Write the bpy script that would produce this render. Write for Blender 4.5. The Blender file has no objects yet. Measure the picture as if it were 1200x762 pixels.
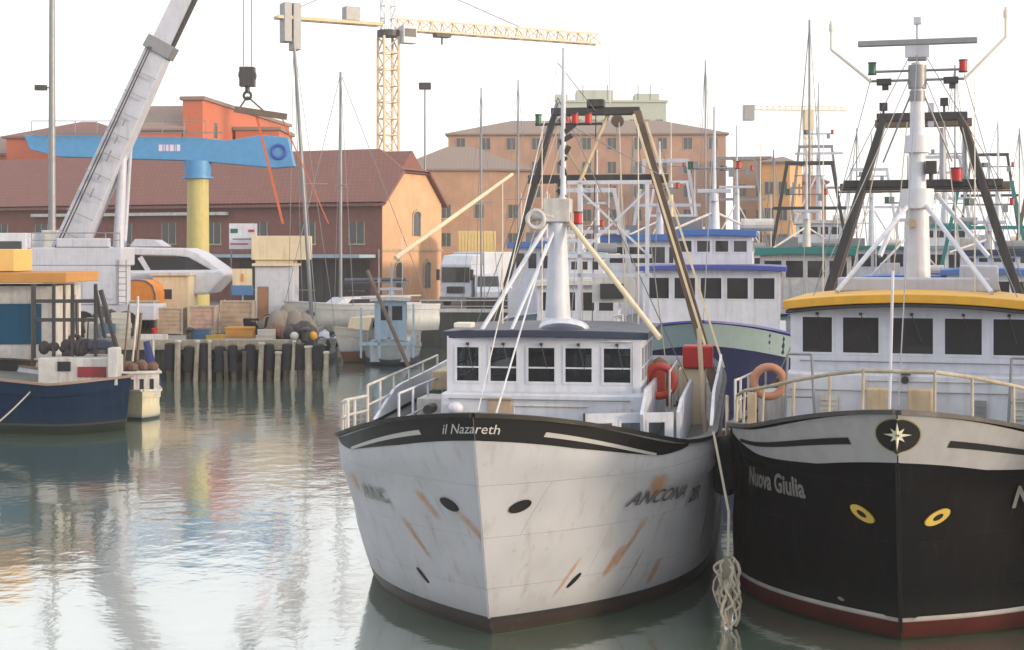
import bpy, math, random
from mathutils import Vector, Matrix
R = math.radians
random.seed(7)
scene = bpy.context.scene
col = scene.collection
# ---------------------------------------------------------------- camera, sky, sun, exposure
EYE = 6.0; F = 1800.0; HY = 290.0          # eye height, focal length and horizon row in photo pixels
cam = bpy.data.cameras.new('camera'); cam.lens = 54; cam.sensor_width = 36
cam.shift_y = -(381 - HY) / 1200.0; cam.clip_end = 6000; cam.clip_start = .1
co = bpy.data.objects.new('camera', cam); col.objects.link(co)
co.location = (0, 0, EYE); co.rotation_euler = (R(90), 0, 0); scene.camera = co
SUN_EL, SUN_AZ = 9.0, 114.0               # azimuth clockwise from +Y: low sun from the right, a little behind
w = bpy.data.worlds.new('World'); scene.world = w; w.use_nodes = True
nt = w.node_tree; nt.nodes.clear()
sky = nt.nodes.new('ShaderNodeTexSky'); sky.sky_type = 'NISHITA'; sky.sun_disc = False
sky.sun_elevation = R(SUN_EL); sky.sun_rotation = R(SUN_AZ); sky.dust_density = 3.5; sky.air_density = 1.0; sky.ozone_density = 1.0
bg = nt.nodes.new('ShaderNodeBackground'); bg.inputs[1].default_value = .055
veil = nt.nodes.new('ShaderNodeBackground'); veil.inputs[0].default_value = (1, .985, .985, 1); veil.inputs[1].default_value = .86
ad = nt.nodes.new('ShaderNodeAddShader'); out = nt.nodes.new('ShaderNodeOutputWorld')
nt.links.new(sky.outputs[0], bg.inputs[0]); nt.links.new(bg.outputs[0], ad.inputs[0])
nt.links.new(veil.outputs[0], ad.inputs[1]); nt.links.new(ad.outputs[0], out.inputs[0])
sl = bpy.data.lights.new('sun', 'SUN'); sl.energy = 2.6; sl.angle = R(8); sl.color = (1, .80, .58)
so = bpy.data.objects.new('sun', sl); col.objects.link(so)
sd = Vector((math.sin(R(SUN_AZ)) * math.cos(R(SUN_EL)), math.cos(R(SUN_AZ)) * math.cos(R(SUN_EL)), math.sin(R(SUN_EL))))
so.rotation_euler = sd.to_track_quat('Z', 'Y').to_euler(); so.location = (60, -40, 60)
vs = scene.view_settings; vs.view_transform = 'Standard'; vs.look = 'None'; vs.gamma = 1; vs.use_curve_mapping = False
vs.exposure = .6
scene.cycles.max_bounces = 6; scene.cycles.transparent_max_bounces = 12

def W(px, py, Y):
    return ((px - 600) * Y / F, Y, EYE - (py - HY) * Y / F)
def XW(px, Y): return (px - 600) * Y / F
def ZW(py, Y): return EYE - (py - HY) * Y / F

# ---------------------------------------------------------------- materials
MATS = {}
def mat(name, c, rough=.5, metal=0, var=.12, vs_=3.0, streak=0, bump=0, bs=20, spec=.5, dirt=None):
    if name in MATS: return MATS[name]
    m = bpy.data.materials.new(name); m.use_nodes = True; n = m.node_tree.nodes; l = m.node_tree.links
    p = n['Principled BSDF']; p.inputs['Roughness'].default_value = rough; p.inputs['Metallic'].default_value = metal
    p.inputs['Specular IOR Level'].default_value = spec
    tc = n.new('ShaderNodeTexCoord'); geo = n.new('ShaderNodeNewGeometry')
    no = n.new('ShaderNodeTexNoise'); no.inputs['Scale'].default_value = vs_; no.inputs['Detail'].default_value = 6; no.inputs['Roughness'].default_value = .65
    l.new(geo.outputs['Position'], no.inputs['Vector'])
    mx = n.new('ShaderNodeMix'); mx.data_type = 'RGBA'
    cr = n.new('ShaderNodeMapRange'); cr.inputs[1].default_value = .35; cr.inputs[2].default_value = .7
    l.new(no.outputs['Fac'], cr.inputs[0]); l.new(cr.outputs[0], mx.inputs[0])
    d = dirt or tuple(x * .55 + .01 for x in c)
    mx.inputs[6].default_value = (*c, 1)
    mx.inputs[7].default_value = (*[c[i] * (1 - var * 2) + d[i] * var * 2 for i in range(3)], 1)
    cur = mx.outputs[2]
    if streak:
        mp = n.new('ShaderNodeMapping'); mp.inputs['Scale'].default_value = (5, 5, .35)
        l.new(geo.outputs['Position'], mp.inputs['Vector'])
        n2 = n.new('ShaderNodeTexNoise'); n2.inputs['Scale'].default_value = 1.6; n2.inputs['Detail'].default_value = 5
        l.new(mp.outputs[0], n2.inputs['Vector'])
        r2 = n.new('ShaderNodeMapRange'); r2.inputs[1].default_value = .5; r2.inputs[2].default_value = .85; r2.inputs[4].default_value = streak
        l.new(n2.outputs['Fac'], r2.inputs[0])
        m2 = n.new('ShaderNodeMix'); m2.data_type = 'RGBA'; l.new(r2.outputs[0], m2.inputs[0]); l.new(cur, m2.inputs[6])
        m2.inputs[7].default_value = (.22, .13, .07, 1) if c[0] > .3 else (.16, .12, .10, 1)
        cur = m2.outputs[2]
    if 'tiles' in name:
        wv = n.new('ShaderNodeTexWave'); wv.bands_direction = 'Z'; wv.inputs['Scale'].default_value = 1.1; wv.inputs['Distortion'].default_value = .6; l.new(geo.outputs['Position'], wv.inputs[0])
        wx = n.new('ShaderNodeTexWave'); wx.bands_direction = 'X'; wx.inputs['Scale'].default_value = .8; wx.inputs['Distortion'].default_value = .4; l.new(geo.outputs['Position'], wx.inputs[0])
        wm_ = n.new('ShaderNodeMath'); wm_.operation = 'MULTIPLY'; l.new(wv.outputs['Fac'], wm_.inputs[0]); l.new(wx.outputs['Fac'], wm_.inputs[1])
        m3 = n.new('ShaderNodeMix'); m3.data_type = 'RGBA'; l.new(wm_.outputs[0], m3.inputs[0]); m3.inputs[6].default_value = (*[x * .72 for x in c], 1); l.new(cur, m3.inputs[7]); cur = m3.outputs[2]
    l.new(cur, p.inputs['Base Color'])
    mr = n.new('ShaderNodeMapRange'); mr.inputs[3].default_value = max(0, rough - .1); mr.inputs[4].default_value = min(1, rough + .18)
    l.new(no.outputs['Fac'], mr.inputs[0]); l.new(mr.outputs[0], p.inputs['Roughness'])
    if bump:
        n3 = n.new('ShaderNodeTexNoise'); n3.inputs['Scale'].default_value = bs; n3.inputs['Detail'].default_value = 4
        l.new(geo.outputs['Position'], n3.inputs['Vector'])
        b = n.new('ShaderNodeBump'); b.inputs['Strength'].default_value = .6; b.inputs['Distance'].default_value = bump
        l.new(n3.outputs['Fac'], b.inputs['Height']); l.new(b.outputs[0], p.inputs['Normal'])
    MATS[name] = m; return m

def hull_mat(name, top, foul, line, zl=.28, streak=.3, rough=.38, upper=None, zu=None):
    """painted hull: antifouling paint below zl, a boot line above it, the topside colour, optional upper colour"""
    m = bpy.data.materials.new(name); m.use_nodes = True; n = m.node_tree.nodes; l = m.node_tree.links
    p = n['Principled BSDF']; p.inputs['Roughness'].default_value = rough; p.inputs['Specular IOR Level'].default_value = .06 if top[0] < .014 else .5
    geo = n.new('ShaderNodeNewGeometry'); sx = n.new('ShaderNodeSeparateXYZ'); l.new(geo.outputs['Position'], sx.inputs[0])
    no = n.new('ShaderNodeTexNoise'); no.inputs['Scale'].default_value = 1.3; no.inputs['Detail'].default_value = 7
    l.new(geo.outputs['Position'], no.inputs['Vector'])
    mp = n.new('ShaderNodeMapping'); mp.inputs['Scale'].default_value = (4, 4, .3); l.new(geo.outputs['Position'], mp.inputs['Vector'])
    n2 = n.new('ShaderNodeTexNoise'); n2.inputs['Scale'].default_value = 1.5; n2.inputs['Detail'].default_value = 6; l.new(mp.outputs[0], n2.inputs['Vector'])
    def mixn(f, a, b):
        x = n.new('ShaderNodeMix'); x.data_type = 'RGBA'
        if hasattr(f, 'links') or not isinstance(f, float): l.new(f, x.inputs[0])
        else: x.inputs[0].default_value = f
        for i, v in ((6, a), (7, b)):
            if isinstance(v, tuple): x.inputs[i].default_value = (*v, 1)
            else: l.new(v, x.inputs[i])
        return x.outputs[2]
    def ramp(src, a, b, hi=1.0):
        r = n.new('ShaderNodeMapRange'); r.inputs[1].default_value = a; r.inputs[2].default_value = b; r.inputs[4].default_value = hi
        l.new(src, r.inputs[0]); return r.outputs[0]
    base = mixn(ramp(no.outputs['Fac'], .35, .7, .5), top, tuple(x * .72 for x in top))
    base = mixn(ramp(n2.outputs['Fac'], .56, .8, streak), base, (.2, .15, .1) if top[0] > .1 else (.09, .09, .085))
    z = sx.outputs['Z']
    wob = n.new('ShaderNodeMath'); wob.operation = 'MULTIPLY_ADD'; l.new(no.outputs['Fac'], wob.inputs[0]); wob.inputs[1].default_value = .05; l.new(z, wob.inputs[2])
    grime = ramp(wob.outputs[0], zl + .5, zl + .05, .45)
    base = mixn(grime, base, tuple(x * .5 + .02 for x in top))
    base = mixn(ramp(z, zl + .075, zl + .065), base, line)
    base = mixn(ramp(z, zl + .002, zl - .002), base, mixn(no.outputs['Fac'], foul, tuple(x * .4 for x in foul)))
    base = mixn(ramp(wob.outputs[0], .13, .05, .85), base, (.02, .03, .015))
    l.new(base, p.inputs['Base Color'])
    b = n.new('ShaderNodeBump'); b.inputs['Strength'].default_value = .35; b.inputs['Distance'].default_value = .02
    n3 = n.new('ShaderNodeTexNoise'); n3.inputs['Scale'].default_value = 2.2; n3.inputs['Detail'].default_value = 3; l.new(geo.outputs['Position'], n3.inputs['Vector'])
    n3.inputs['Scale'].default_value = 1.1; b.inputs['Distance'].default_value = .05; l.new(n3.outputs['Fac'], b.inputs['Height'])
    tc = n.new('ShaderNodeTexCoord'); so_ = n.new('ShaderNodeSeparateXYZ'); l.new(tc.outputs['Object'], so_.inputs[0]); cb = n.new('ShaderNodeCombineXYZ'); l.new(so_.outputs['Y'], cb.inputs[0]); l.new(so_.outputs['Z'], cb.inputs[1])
    br = n.new('ShaderNodeTexBrick'); br.inputs['Scale'].default_value = 1; br.inputs['Brick Width'].default_value = 2.3; br.inputs['Row Height'].default_value = .83; br.inputs['Mortar Size'].default_value = .009; br.inputs['Mortar Smooth'].default_value = .6; l.new(cb.outputs[0], br.inputs[0])
    b2 = n.new('ShaderNodeBump'); b2.inputs['Strength'].default_value = .7; b2.inputs['Distance'].default_value = .012; l.new(br.outputs['Fac'], b2.inputs['Height']); l.new(b.outputs[0], b2.inputs['Normal']); l.new(b2.outputs[0], p.inputs['Normal'])
    sc = n.new('ShaderNodeTexNoise'); sc.inputs['Scale'].default_value = 5; sc.inputs['Detail'].default_value = 9; sc.inputs['Roughness'].default_value = .75
    mq = n.new('ShaderNodeMapping'); mq.inputs['Scale'].default_value = (1, 1, .45); l.new(geo.outputs['Position'], mq.inputs[0]); l.new(mq.outputs[0], sc.inputs[0])
    base2 = mixn(ramp(sc.outputs['Fac'], .60, .72, .5), base, (.12, .085, .06) if top[0] > .1 else (.05, .045, .042)); l.new(base2, p.inputs['Base Color'])
    rr = n.new('ShaderNodeMapRange'); rr.inputs[3].default_value = rough; rr.inputs[4].default_value = rough + .35; l.new(sc.outputs['Fac'], rr.inputs[0]); l.new(rr.outputs[0], p.inputs['Roughness'])
    MATS[name] = m; return m

white = mat('white_paint', (.52, .545, .62), .4, streak=.35, var=.18)
dwhite = mat('worn_white_paint', (.52, .51, .50), .55, streak=.7, var=.3)
cream = mat('cream_paint', (.62, .52, .36), .6, streak=.4)
black = mat('black_paint', (.008, .008, .009), .45, spec=.2)
rubber = mat('rubber', (.014, .014, .016), .8, bump=.01)
navy = mat('navy_paint', (.02, .028, .06), .4, var=.3)
steel = mat('grey_steel', (.22, .23, .25), .45, .4, streak=.4)
dsteel = mat('dark_steel', (.035, .034, .036), .5, .2, streak=.3)
brownsteel = mat('brown_steel', (.12, .085, .06), .6, 0, streak=.7, var=.3)
tan = mat('tan_steel', (.42, .33, .22), .6, 0, streak=.7, var=.3)
red = mat('red_paint', (.42, .012, .012), .45)
green = mat('green_lamp_paint', (.01, .10, .05), .35)
teal = mat('teal_paint', (.01, .16, .15), .5, streak=.2)
blue = mat('blue_paint', (.035, .12, .36), .45, streak=.25)
skyblue = mat('sky_blue_paint', (.06, .24, .48), .45, streak=.2, var=.18)
paleblue = mat('pale_blue_paint', (.30, .42, .52), .5, streak=.4, var=.2)
yellow = mat('yellow_paint', (.62, .33, .02), .5, streak=.25, var=.2)
craney = mat('faded_yellow_paint', (.55, .44, .28), .6, streak=.4)
colmn = mat('lime_ochre_paint', (.42, .37, .14), .6, streak=.4)
orange = mat('orange_canvas', (.62, .22, .03), .7, var=.25)
tanbox = mat('tan_board', (.40, .30, .22), .7, var=.35, streak=.4)
rope = mat('rope', (.36, .33, .27), .9, bump=.01, bs=60)
deckm = mat('deck_paint', (.16, .17, .16), .7, var=.3)
conc = mat('quay_concrete', (.24, .22, .20), .85, var=.35, vs_=.8, bump=.01)
asph = mat('quay_asphalt', (.10, .095, .09), .9, var=.35, vs_=.4)
wood = mat('weathered_timber', (.09, .07, .05), .85, var=.4, streak=.5, bump=.01)
palew = mat('pale_post_paint', (.38, .34, .26), .75, streak=.9, var=.45)
lilac = mat('lilac_grey_paint', (.42, .44, .52), .45, streak=.35, var=.15)
aroof = mat('maroon_roof_tiles', (.23, .10, .085), .85, var=.35, vs_=1.5)
mwall = mat('maroon_plaster_shaded', (.19, .075, .062), .9, var=.3, streak=.3)  # maroon long wall of the warehouse, with its shade put into the colour
owall = mat('orange_plaster_sunlit', (.58, .34, .20), .9, var=.2, streak=.35, vs_=.8)  # orange gable end, with the warm sunlight on it mixed into the colour
rwall = mat('red_plaster', (.48, .125, .06), .9, var=.18, streak=.2)  # red, brick and tan walls have the sun's warmth baked into the colour
bwall = mat('brick_pink', (.40, .235, .17), .9, var=.3, streak=.3, vs_=.5)
bwall2 = mat('brick_tan', (.42, .25, .16), .9, var=.3, streak=.3, vs_=.5)
groof = mat('grey_brown_tiles', (.27, .20, .17), .85, var=.35)
pale = mat('pale_green_plaster', (.40, .44, .38), .9, var=.2)
lwall = mat('bright_orange_plaster_sunlit', (.62, .33, .13), .9, var=.2)  # sunlit face of the corner wing, its brightness painted into the orange
lampglass = mat('milky_plastic', (.6, .58, .52), .4)
rust = None

def glass_mat(name, tint=.25, c=(.03, .035, .04)):
    m = bpy.data.materials.new(name); m.use_nodes = True; n = m.node_tree.nodes; l = m.node_tree.links
    p = n['Principled BSDF']; p.inputs['Base Color'].default_value = (*c, 1); p.inputs['Roughness'].default_value = .06
    t = n.new('ShaderNodeBsdfTransparent'); t.inputs[0].default_value = (.75, .8, .82, 1)
    x = n.new('ShaderNodeMixShader'); x.inputs[0].default_value = tint
    l.new(p.outputs[0], x.inputs[1]); l.new(t.outputs[0], x.inputs[2]); l.new(x.outputs[0], n['Material Output'].inputs[0])
    MATS[name] = m; return m
glass = glass_mat('window_glass', .7)
dglass = glass_mat('dark_window_glass', .0, (.028, .028, .032))
bglass = mat('building_glass', (.05, .055, .06), .15)

def rust_mat():
    m = bpy.data.materials.new('rust_stain'); m.use_nodes = True; n = m.node_tree.nodes; l = m.node_tree.links
    p = n['Principled BSDF']; p.inputs['Roughness'].default_value = .9
    uv = n.new('ShaderNodeUVMap'); geo = n.new('ShaderNodeNewGeometry')
    no = n.new('ShaderNodeTexNoise'); no.inputs['Scale'].default_value = 7; no.inputs['Detail'].default_value = 8; l.new(geo.outputs['Position'], no.inputs[0])
    cr = n.new('ShaderNodeMix'); cr.data_type = 'RGBA'; l.new(no.outputs['Fac'], cr.inputs[0]); cr.inputs[6].default_value = (.62, .27, .03, 1); cr.inputs[7].default_value = (.34, .13, .03, 1)
    l.new(cr.outputs[2], p.inputs['Base Color'])
    sx = n.new('ShaderNodeSeparateXYZ'); l.new(uv.outputs[0], sx.inputs[0])
    def M_(op, a, b):
        x = n.new('ShaderNodeMath'); x.operation = op; x.use_clamp = False
        for i, v in enumerate((a, b)):
            if isinstance(v, (int, float)): x.inputs[i].default_value = v
            else: l.new(v, x.inputs[i])
        return x.outputs[0]
    u = M_('MULTIPLY', M_('ABSOLUTE', M_('SUBTRACT', sx.outputs[0], .5), 0), 2)
    v = M_('MULTIPLY', M_('ABSOLUTE', M_('SUBTRACT', sx.outputs[1], .5), 0), 2)
    e = M_('MULTIPLY', M_('SUBTRACT', 1, M_('POWER', u, 2)), M_('SUBTRACT', 1, M_('POWER', v, 3)))
    a = M_('SUBTRACT', M_('ADD', e, M_('MULTIPLY', no.outputs['Fac'], .9)), .72)
    c = n.new('ShaderNodeMapRange'); l.new(a, c.inputs[0]); c.inputs[1].default_value = 0; c.inputs[2].default_value = 1.0; c.inputs[4].default_value = .65; l.new(c.outputs[0], p.inputs['Alpha']); return m
rust = rust_mat()

# ---------------------------------------------------------------- geometry helpers
class G:
    def __init__(s): s.v = []; s.f = []; s.m = []; s.mi = 0
    def add(s, vs, fs):
        o = len(s.v); s.v += [tuple(v) for v in vs]; s.f += [tuple(o + i for i in f) for f in fs]; s.m += [s.mi] * len(fs)
    def box(s, x0, x1, y0, y1, z0, z1):
        s.add([(x0,y0,z0),(x1,y0,z0),(x1,y1,z0),(x0,y1,z0),(x0,y0,z1),(x1,y0,z1),(x1,y1,z1),(x0,y1,z1)],
              [(0,3,2,1),(4,5,6,7),(0,1,5,4),(1,2,6,5),(2,3,7,6),(3,0,4,7)]); return s
    def beam(s, p, q, w, h=None, w2=None, h2=None):
        """square-section bar from p to q"""
        h = h or w; w2 = w2 or w; h2 = h2 or (h if w2 == w else w2)
        p = Vector(p); q = Vector(q); d = (q - p).normalized()
        up = Vector((0, 0, 1)) if abs(d.z) < .95 else Vector((0, 1, 0))
        a = d.cross(up).normalized(); b = a.cross(d).normalized()
        vs = []
        for c, ww, hh in ((p, w, h), (q, w2, h2)):
            for sx, sy in ((-1,-1),(1,-1),(1,1),(-1,1)): vs.append(c + a * sx * ww / 2 + b * sy * hh / 2)
        s.add(vs, [(0,3,2,1),(4,5,6,7),(0,1,5,4),(1,2,6,5),(2,3,7,6),(3,0,4,7)]); return s
    def tube(s, p, q, r, r2=None, n=10, cap=True):
        r2 = r if r2 is None else r2
        p = Vector(p); q = Vector(q); d = (q - p).normalized()
        up = Vector((0, 0, 1)) if abs(d.z) < .95 else Vector((0, 1, 0))
        a = d.cross(up).normalized(); b = a.cross(d).normalized()
        vs = []
        for c, rr in ((p, r), (q, r2)):
            for k in range(n):
                t = 2 * math.pi * k / n; vs.append(c + a * rr * math.cos(t) + b * rr * math.sin(t))
        fs = [(k, (k+1) % n, n + (k+1) % n, n + k) for k in range(n)]
        if cap: fs += [tuple(range(n))[::-1], tuple(range(n, 2*n))]
        s.add(vs, fs); return s
    def path(s, pts, r, n=8):
        for a, b in zip(pts[:-1], pts[1:]): s.tube(a, b, r, n=n)
        return s
    def ell(s, c, rx, ry, rz, nu=14, nv=9):
        vs = []; fs = []
        for i in range(nv + 1):
            ph = math.pi * i / nv
            for k in range(nu):
                t = 2 * math.pi * k / nu
                vs.append((c[0] + rx*math.sin(ph)*math.cos(t), c[1] + ry*math.sin(ph)*math.sin(t), c[2] + rz*math.cos(ph)))
        for i in range(nv):
            for k in range(nu): fs.append((i*nu+k, (i+1)*nu+k, (i+1)*nu+(k+1)%nu, i*nu+(k+1)%nu))
        s.add(vs, fs); return s
    def torus(s, c, Rr, r, axis='y', n=22, m=10, sc=1):
        vs = []; fs = []
        for i in range(n):
            a = 2*math.pi*i/n
            for k in range(m):
                b = 2*math.pi*k/m; rr = Rr + r*math.cos(b); u, v, h = rr*math.cos(a), rr*math.sin(a), r*sc*math.sin(b)
                p = {'y': (u, h, v), 'x': (h, u, v), 'z': (u, v, h)}[axis]
                vs.append((c[0]+p[0], c[1]+p[1], c[2]+p[2]))
        for i in range(n):
            for k in range(m): fs.append((i*m+k, ((i+1)%n)*m+k, ((i+1)%n)*m+(k+1)%m, i*m+(k+1)%m))
        s.add(vs, fs); return s
    def prism(s, poly, y0, y1):
        """poly in x,z extruded along y"""
        n = len(poly); vs = [(x, y0, z) for x, z in poly] + [(x, y1, z) for x, z in poly]
        fs = [tuple(range(n)), tuple(range(2*n-1, n-1, -1))] + [(i, n+i, n+(i+1)%n, (i+1)%n) for i in range(n)]
        s.add(vs, fs); return s
    def prismx(s, poly, x0, x1):
        """poly in y,z extruded along x"""
        n = len(poly); vs = [(x0, y, z) for y, z in poly] + [(x1, y, z) for y, z in poly]
        fs = [tuple(range(n-1, -1, -1)), tuple(range(n, 2*n))] + [(i, (i+1)%n, n+(i+1)%n, n+i) for i in range(n)]
        s.add(vs, fs); return s

def obj(name, g, mats, parent=None, smooth=False, bevel=0, uv=None, label=None, flat=False):
    me = bpy.data.meshes.new(name); me.from_pydata(g.v, [], g.f)
    if not isinstance(mats, (list, tuple)): mats = [mats]
    for m in mats: me.materials.append(m)
    me.polygons.foreach_set('material_index', g.m)
    if uv:
        l = me.uv_layers.new(name='UVMap')
        for lp in me.loops: l.data[lp.index].uv = uv[lp.vertex_index]
    o = bpy.data.objects.new(name, me); col.objects.link(o)
    import bmesh
    if not flat:
        bm = bmesh.new(); bm.from_mesh(me); bmesh.ops.recalc_face_normals(bm, faces=bm.faces); bm.to_mesh(me); bm.free()
    if smooth:
        me.polygons.foreach_set('use_smooth', [True] * len(me.polygons))
        me.set_sharp_from_angle(angle=R(38))
    if bevel:
        b = o.modifiers.new('bevel', 'BEVEL'); b.width = bevel; b.segments = 2; b.limit_method = 'ANGLE'
    if parent: o.parent = parent
    if label: o['label'] = label
    return o
def thing(name, label, cat, loc=(0,0,0), rz=0, group=None):
    o = bpy.data.objects.new(name, None); col.objects.link(o); o.location = loc; o.rotation_euler = (0, 0, rz); o.empty_display_size = .3
    return tag(o, label, cat, group)
def tag(o, label, cat, group=None, kind=None):
    if label: o['label'] = label
    if cat: o['category'] = cat
    if group: o['group'] = group
    if kind: o['kind'] = kind
    return o
def struct(name, g, m): return tag(obj(name, g, m), None, None, kind='structure')
def copy_tree(o, parent=None):
    c = o.copy(); col.objects.link(c); c.parent = parent
    for ch in [x for x in bpy.data.objects if x.parent == o]: copy_tree(ch, c)
    return c

def text_mesh(s, size, shear=0, bold=0):
    cu = bpy.data.curves.new('txt', 'FONT'); cu.body = s; cu.size = size; cu.shear = shear; cu.offset = bold
    cu.align_x = 'CENTER'; cu.align_y = 'CENTER'; cu.resolution_u = 3
    o = bpy.data.objects.new('txt', cu); col.objects.link(o)
    dg = bpy.context.evaluated_depsgraph_get(); me = o.evaluated_get(dg).to_mesh()
    v = [tuple(x.co) for x in me.vertices]; f = [tuple(p.vertices) for p in me.polygons]
    o.evaluated_get(dg).to_mesh_clear(); bpy.data.objects.remove(o); bpy.data.curves.remove(cu)
    return v, f

# ---------------------------------------------------------------- hull maths
def interp(tab, y):
    if y <= tab[0][0]: return tab[0][1]
    for (a, p), (b, q) in zip(tab[:-1], tab[1:]):
        if y <= b:
            t = (y - a) / (b - a); t = t if a > 0 or len(tab) < 3 else .5 * t + .5 * t * t * (3 - 2 * t)
            return p + (q - p) * t
    return tab[-1][1]
class Hull:
    def __init__(s, L=20, B=3.3, sheer=((0,3.5),(3.2,2.75),(6,2.55),(12,2.6),(20,2.9)), rake=1.7, Ld=6.5, Lw=5.0, nd=3.1, nw=3.8, keel=-.5, vk=.8, wl=.96):
        s.__dict__.update(locals()); s.zb = sheer[0][1]
        s.zb0 = keel
    def ys(s, z):
        u = max(0, 1 - z / s.zb); return s.rake * (u + .25 * max(0, u - .75) ** 2 * 8)
    def pt(s, v, t):
        y0 = t * s.L; sh = interp(s.sheer, y0); z = s.keel + (sh - s.keel) * v
        ys = s.ys(min(z, s.zb)) * max(0, 1 - 0 * t); y = ys + (s.L - ys) * t
        k = min(1, v / s.vk); k = k ** 1.15
        Lz = s.Lw + (s.Ld - s.Lw) * k; n = s.nw + (s.nd - s.nw) * k; B = s.B * (s.wl + (1 - s.wl) * k)
        u = (y - ys) / Lz; b = B * (1 - (1 - u) ** n) if u < 1 else B
        if y > .7 * s.L: b *= 1 - .18 * ((y - .7 * s.L) / (.3 * s.L)) ** 2
        if z < 0: b *= 1 + z * .25
        return b, y, z
    def inv(s, y, z):
        t = y / s.L
        for _ in range(12):
            sh = interp(s.sheer, t * s.L); v = (z - s.keel) / (sh - s.keel)
            ys = s.ys(min(z, s.zb)); t = max(0, (y - ys) / (s.L - ys))
        return v, t
    def at(s, y, z, side, off=.01):
        v, t = s.inv(y, z); b, yy, zz = s.pt(v, t)
        b2, y2, z2 = s.pt(v, t + .004); d = Vector((y2 - yy, -(b2 - b))).normalized()     # outward normal in plan (x, y) = (dy, -db)
        return (side * (b + d.x * off), yy + d.y * off, zz)
    def ts(s, n=44): return [(k / n) ** 1.9 for k in range(n + 1)]
def build_hull(H, m, parent, deckmat, capmat, n=44, bul=.65, innermat=None):
    ts = H.ts(n); lv = [0, .1, .2, .3, .4, .5, .6, .7, H.vk - .001, H.vk + .012] + [H.vk + .012 + (1 - H.vk - .012) * k / 3 for k in (1, 2, 3)]
    g = G(); nt_ = len(ts)
    for side in (1, -1):
        vs = []; fs = []
        for v in lv:
            for t in ts:
                b, y, z = H.pt(v, t); b2 = b - (.035 if v < H.vk and v > .5 and t > 0 else 0) * min(1, t * 30)
                vs.append((side * b2, y, z))
        for i in range(len(lv) - 1):
            for k in range(nt_ - 1): fs.append((i*nt_+k, i*nt_+k+1, (i+1)*nt_+k+1, (i+1)*nt_+k))
        g.add(vs, fs)
    # transom
    tr = [H.pt(v, 1) for v in lv]; g.add([(b, y, z) for b, y, z in tr] + [(-b, y, z) for b, y, z in reversed(tr)], [tuple(range(2 * len(tr)))])
    # inside of the bulwark
    gi = G()
    for side in (1, -1):
        vs = []; fs = []
        for t in ts:
            b, y, z = H.pt(1, t); bb = max(0, b - .1)
            vv, tt = H.inv(max(y, H.ys(z - bul) + .02), z - bul); b3 = H.pt(vv, tt)[0]; e_ = .12 * (1 - min(1, t * 20)) + .02
            vs += [(side * bb, y + e_, z - .01), (side * max(0, min(bb, b3 - .14)), max(y, H.ys(z - bul) + .2) + e_, z - bul)]
        for k in range(nt_ - 1): fs.append((2*k, 2*k+1, 2*k+3, 2*k+2))
        gi.add(vs, fs)
    hull = obj('hull', g, m, parent, smooth=True)
    obj('bulwark_lining', gi, innermat or white, parent, smooth=True)
    gd = G(); vs = []; fs = []
    for t in ts:
        b, y, z = H.pt(1, t); vv, tt = H.inv(max(y, H.ys(z - bul) + .02), z - bul); bb = max(0, min(b - .1, H.pt(vv, tt)[0] - .12)); yy = max(y + .1, H.ys(z - bul) + .2); vs += [(-bb, yy, z - bul + .03), (0, yy, z - bul + .07), (bb, yy, z - bul + .03)]
    for k in range(nt_ - 1): fs += [(3*k, 3*k+1, 3*k+4, 3*k+3), (3*k+1, 3*k+2, 3*k+5, 3*k+4)]
    gd.add(vs, fs); obj('deck', gd, deckmat, parent, flat=True)
    gc = G()
    for side in (1, -1):
        pts = []
        for t in ts: b, y, z = H.pt(1, t); pts.append(Vector((side * max(0, b - .04), y + (.03 if t == 0 else 0), z)))
        vs = []; fs = []
        for k, p in enumerate(pts):
            a = pts[max(0, k-1)]; c = pts[min(len(pts)-1, k+1)]; d = (c - a); d.z = 0; d.normalize(); nn = Vector((d.y, -d.x, 0)) * .09
            for sgn, dz in ((-1, -.02), (1, -.02), (1, .045), (-1, .045)): vs.append(p + nn * sgn + Vector((0, 0, dz)))
        for k in range(len(pts) - 1):
            for q in range(4): fs.append((4*k+q, 4*k+(q+1)%4, 4*k+4+(q+1)%4, 4*k+4+q))
        gc.add(vs, fs)
    obj('cap_rail', gc, capmat, parent)
    return hull
def hull_band(H, parent, name, m, y0, y1, zf0, zf1, sides=(1, -1), off=.012, n=30, label=None):
    """strip lying on the hull between y0 and y1; zf0(y), zf1(y) give its lower and upper height"""
    g = G()
    for side in sides:
        vs = []; fs = []
        for k in range(n + 1):
            y = y0 + (y1 - y0) * (k / n) ** 1.5 if y0 < .2 else y0 + (y1 - y0) * k / n
            a, b = zf0(y), zf1(y)
            for q in range(4):
                z = a + (b - a) * q / 3; yy = max(y, H.ys(min(z, H.zb)) + .001 + (y - y0) * 0)
                vs.append(H.at(yy + (0 if y > 1 else 0), z, side, off))
        for k in range(n):
            for q in range(3): fs.append((4*k+q, 4*k+4+q, 4*k+5+q, 4*k+1+q))
        g.add(vs, fs)
    return obj(name, g, m, parent, smooth=True, label=label)
def hull_text(H, parent, s, size, y, z, side, m, shear=0, tilt=0, name='lettering', bold=0.0, xs=1.0):
    v, f = text_mesh(s, size, shear, bold); g = G(); vs = []
    for a, b, c in v:
        yy = y + (a if side > 0 else -a) * xs; zz = z + b + tilt * (yy - y)
        vs.append(H.at(max(.001, yy), zz, side, .016))
    g.add(vs, f); return obj(name, g, m, parent, flat=True)
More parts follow.
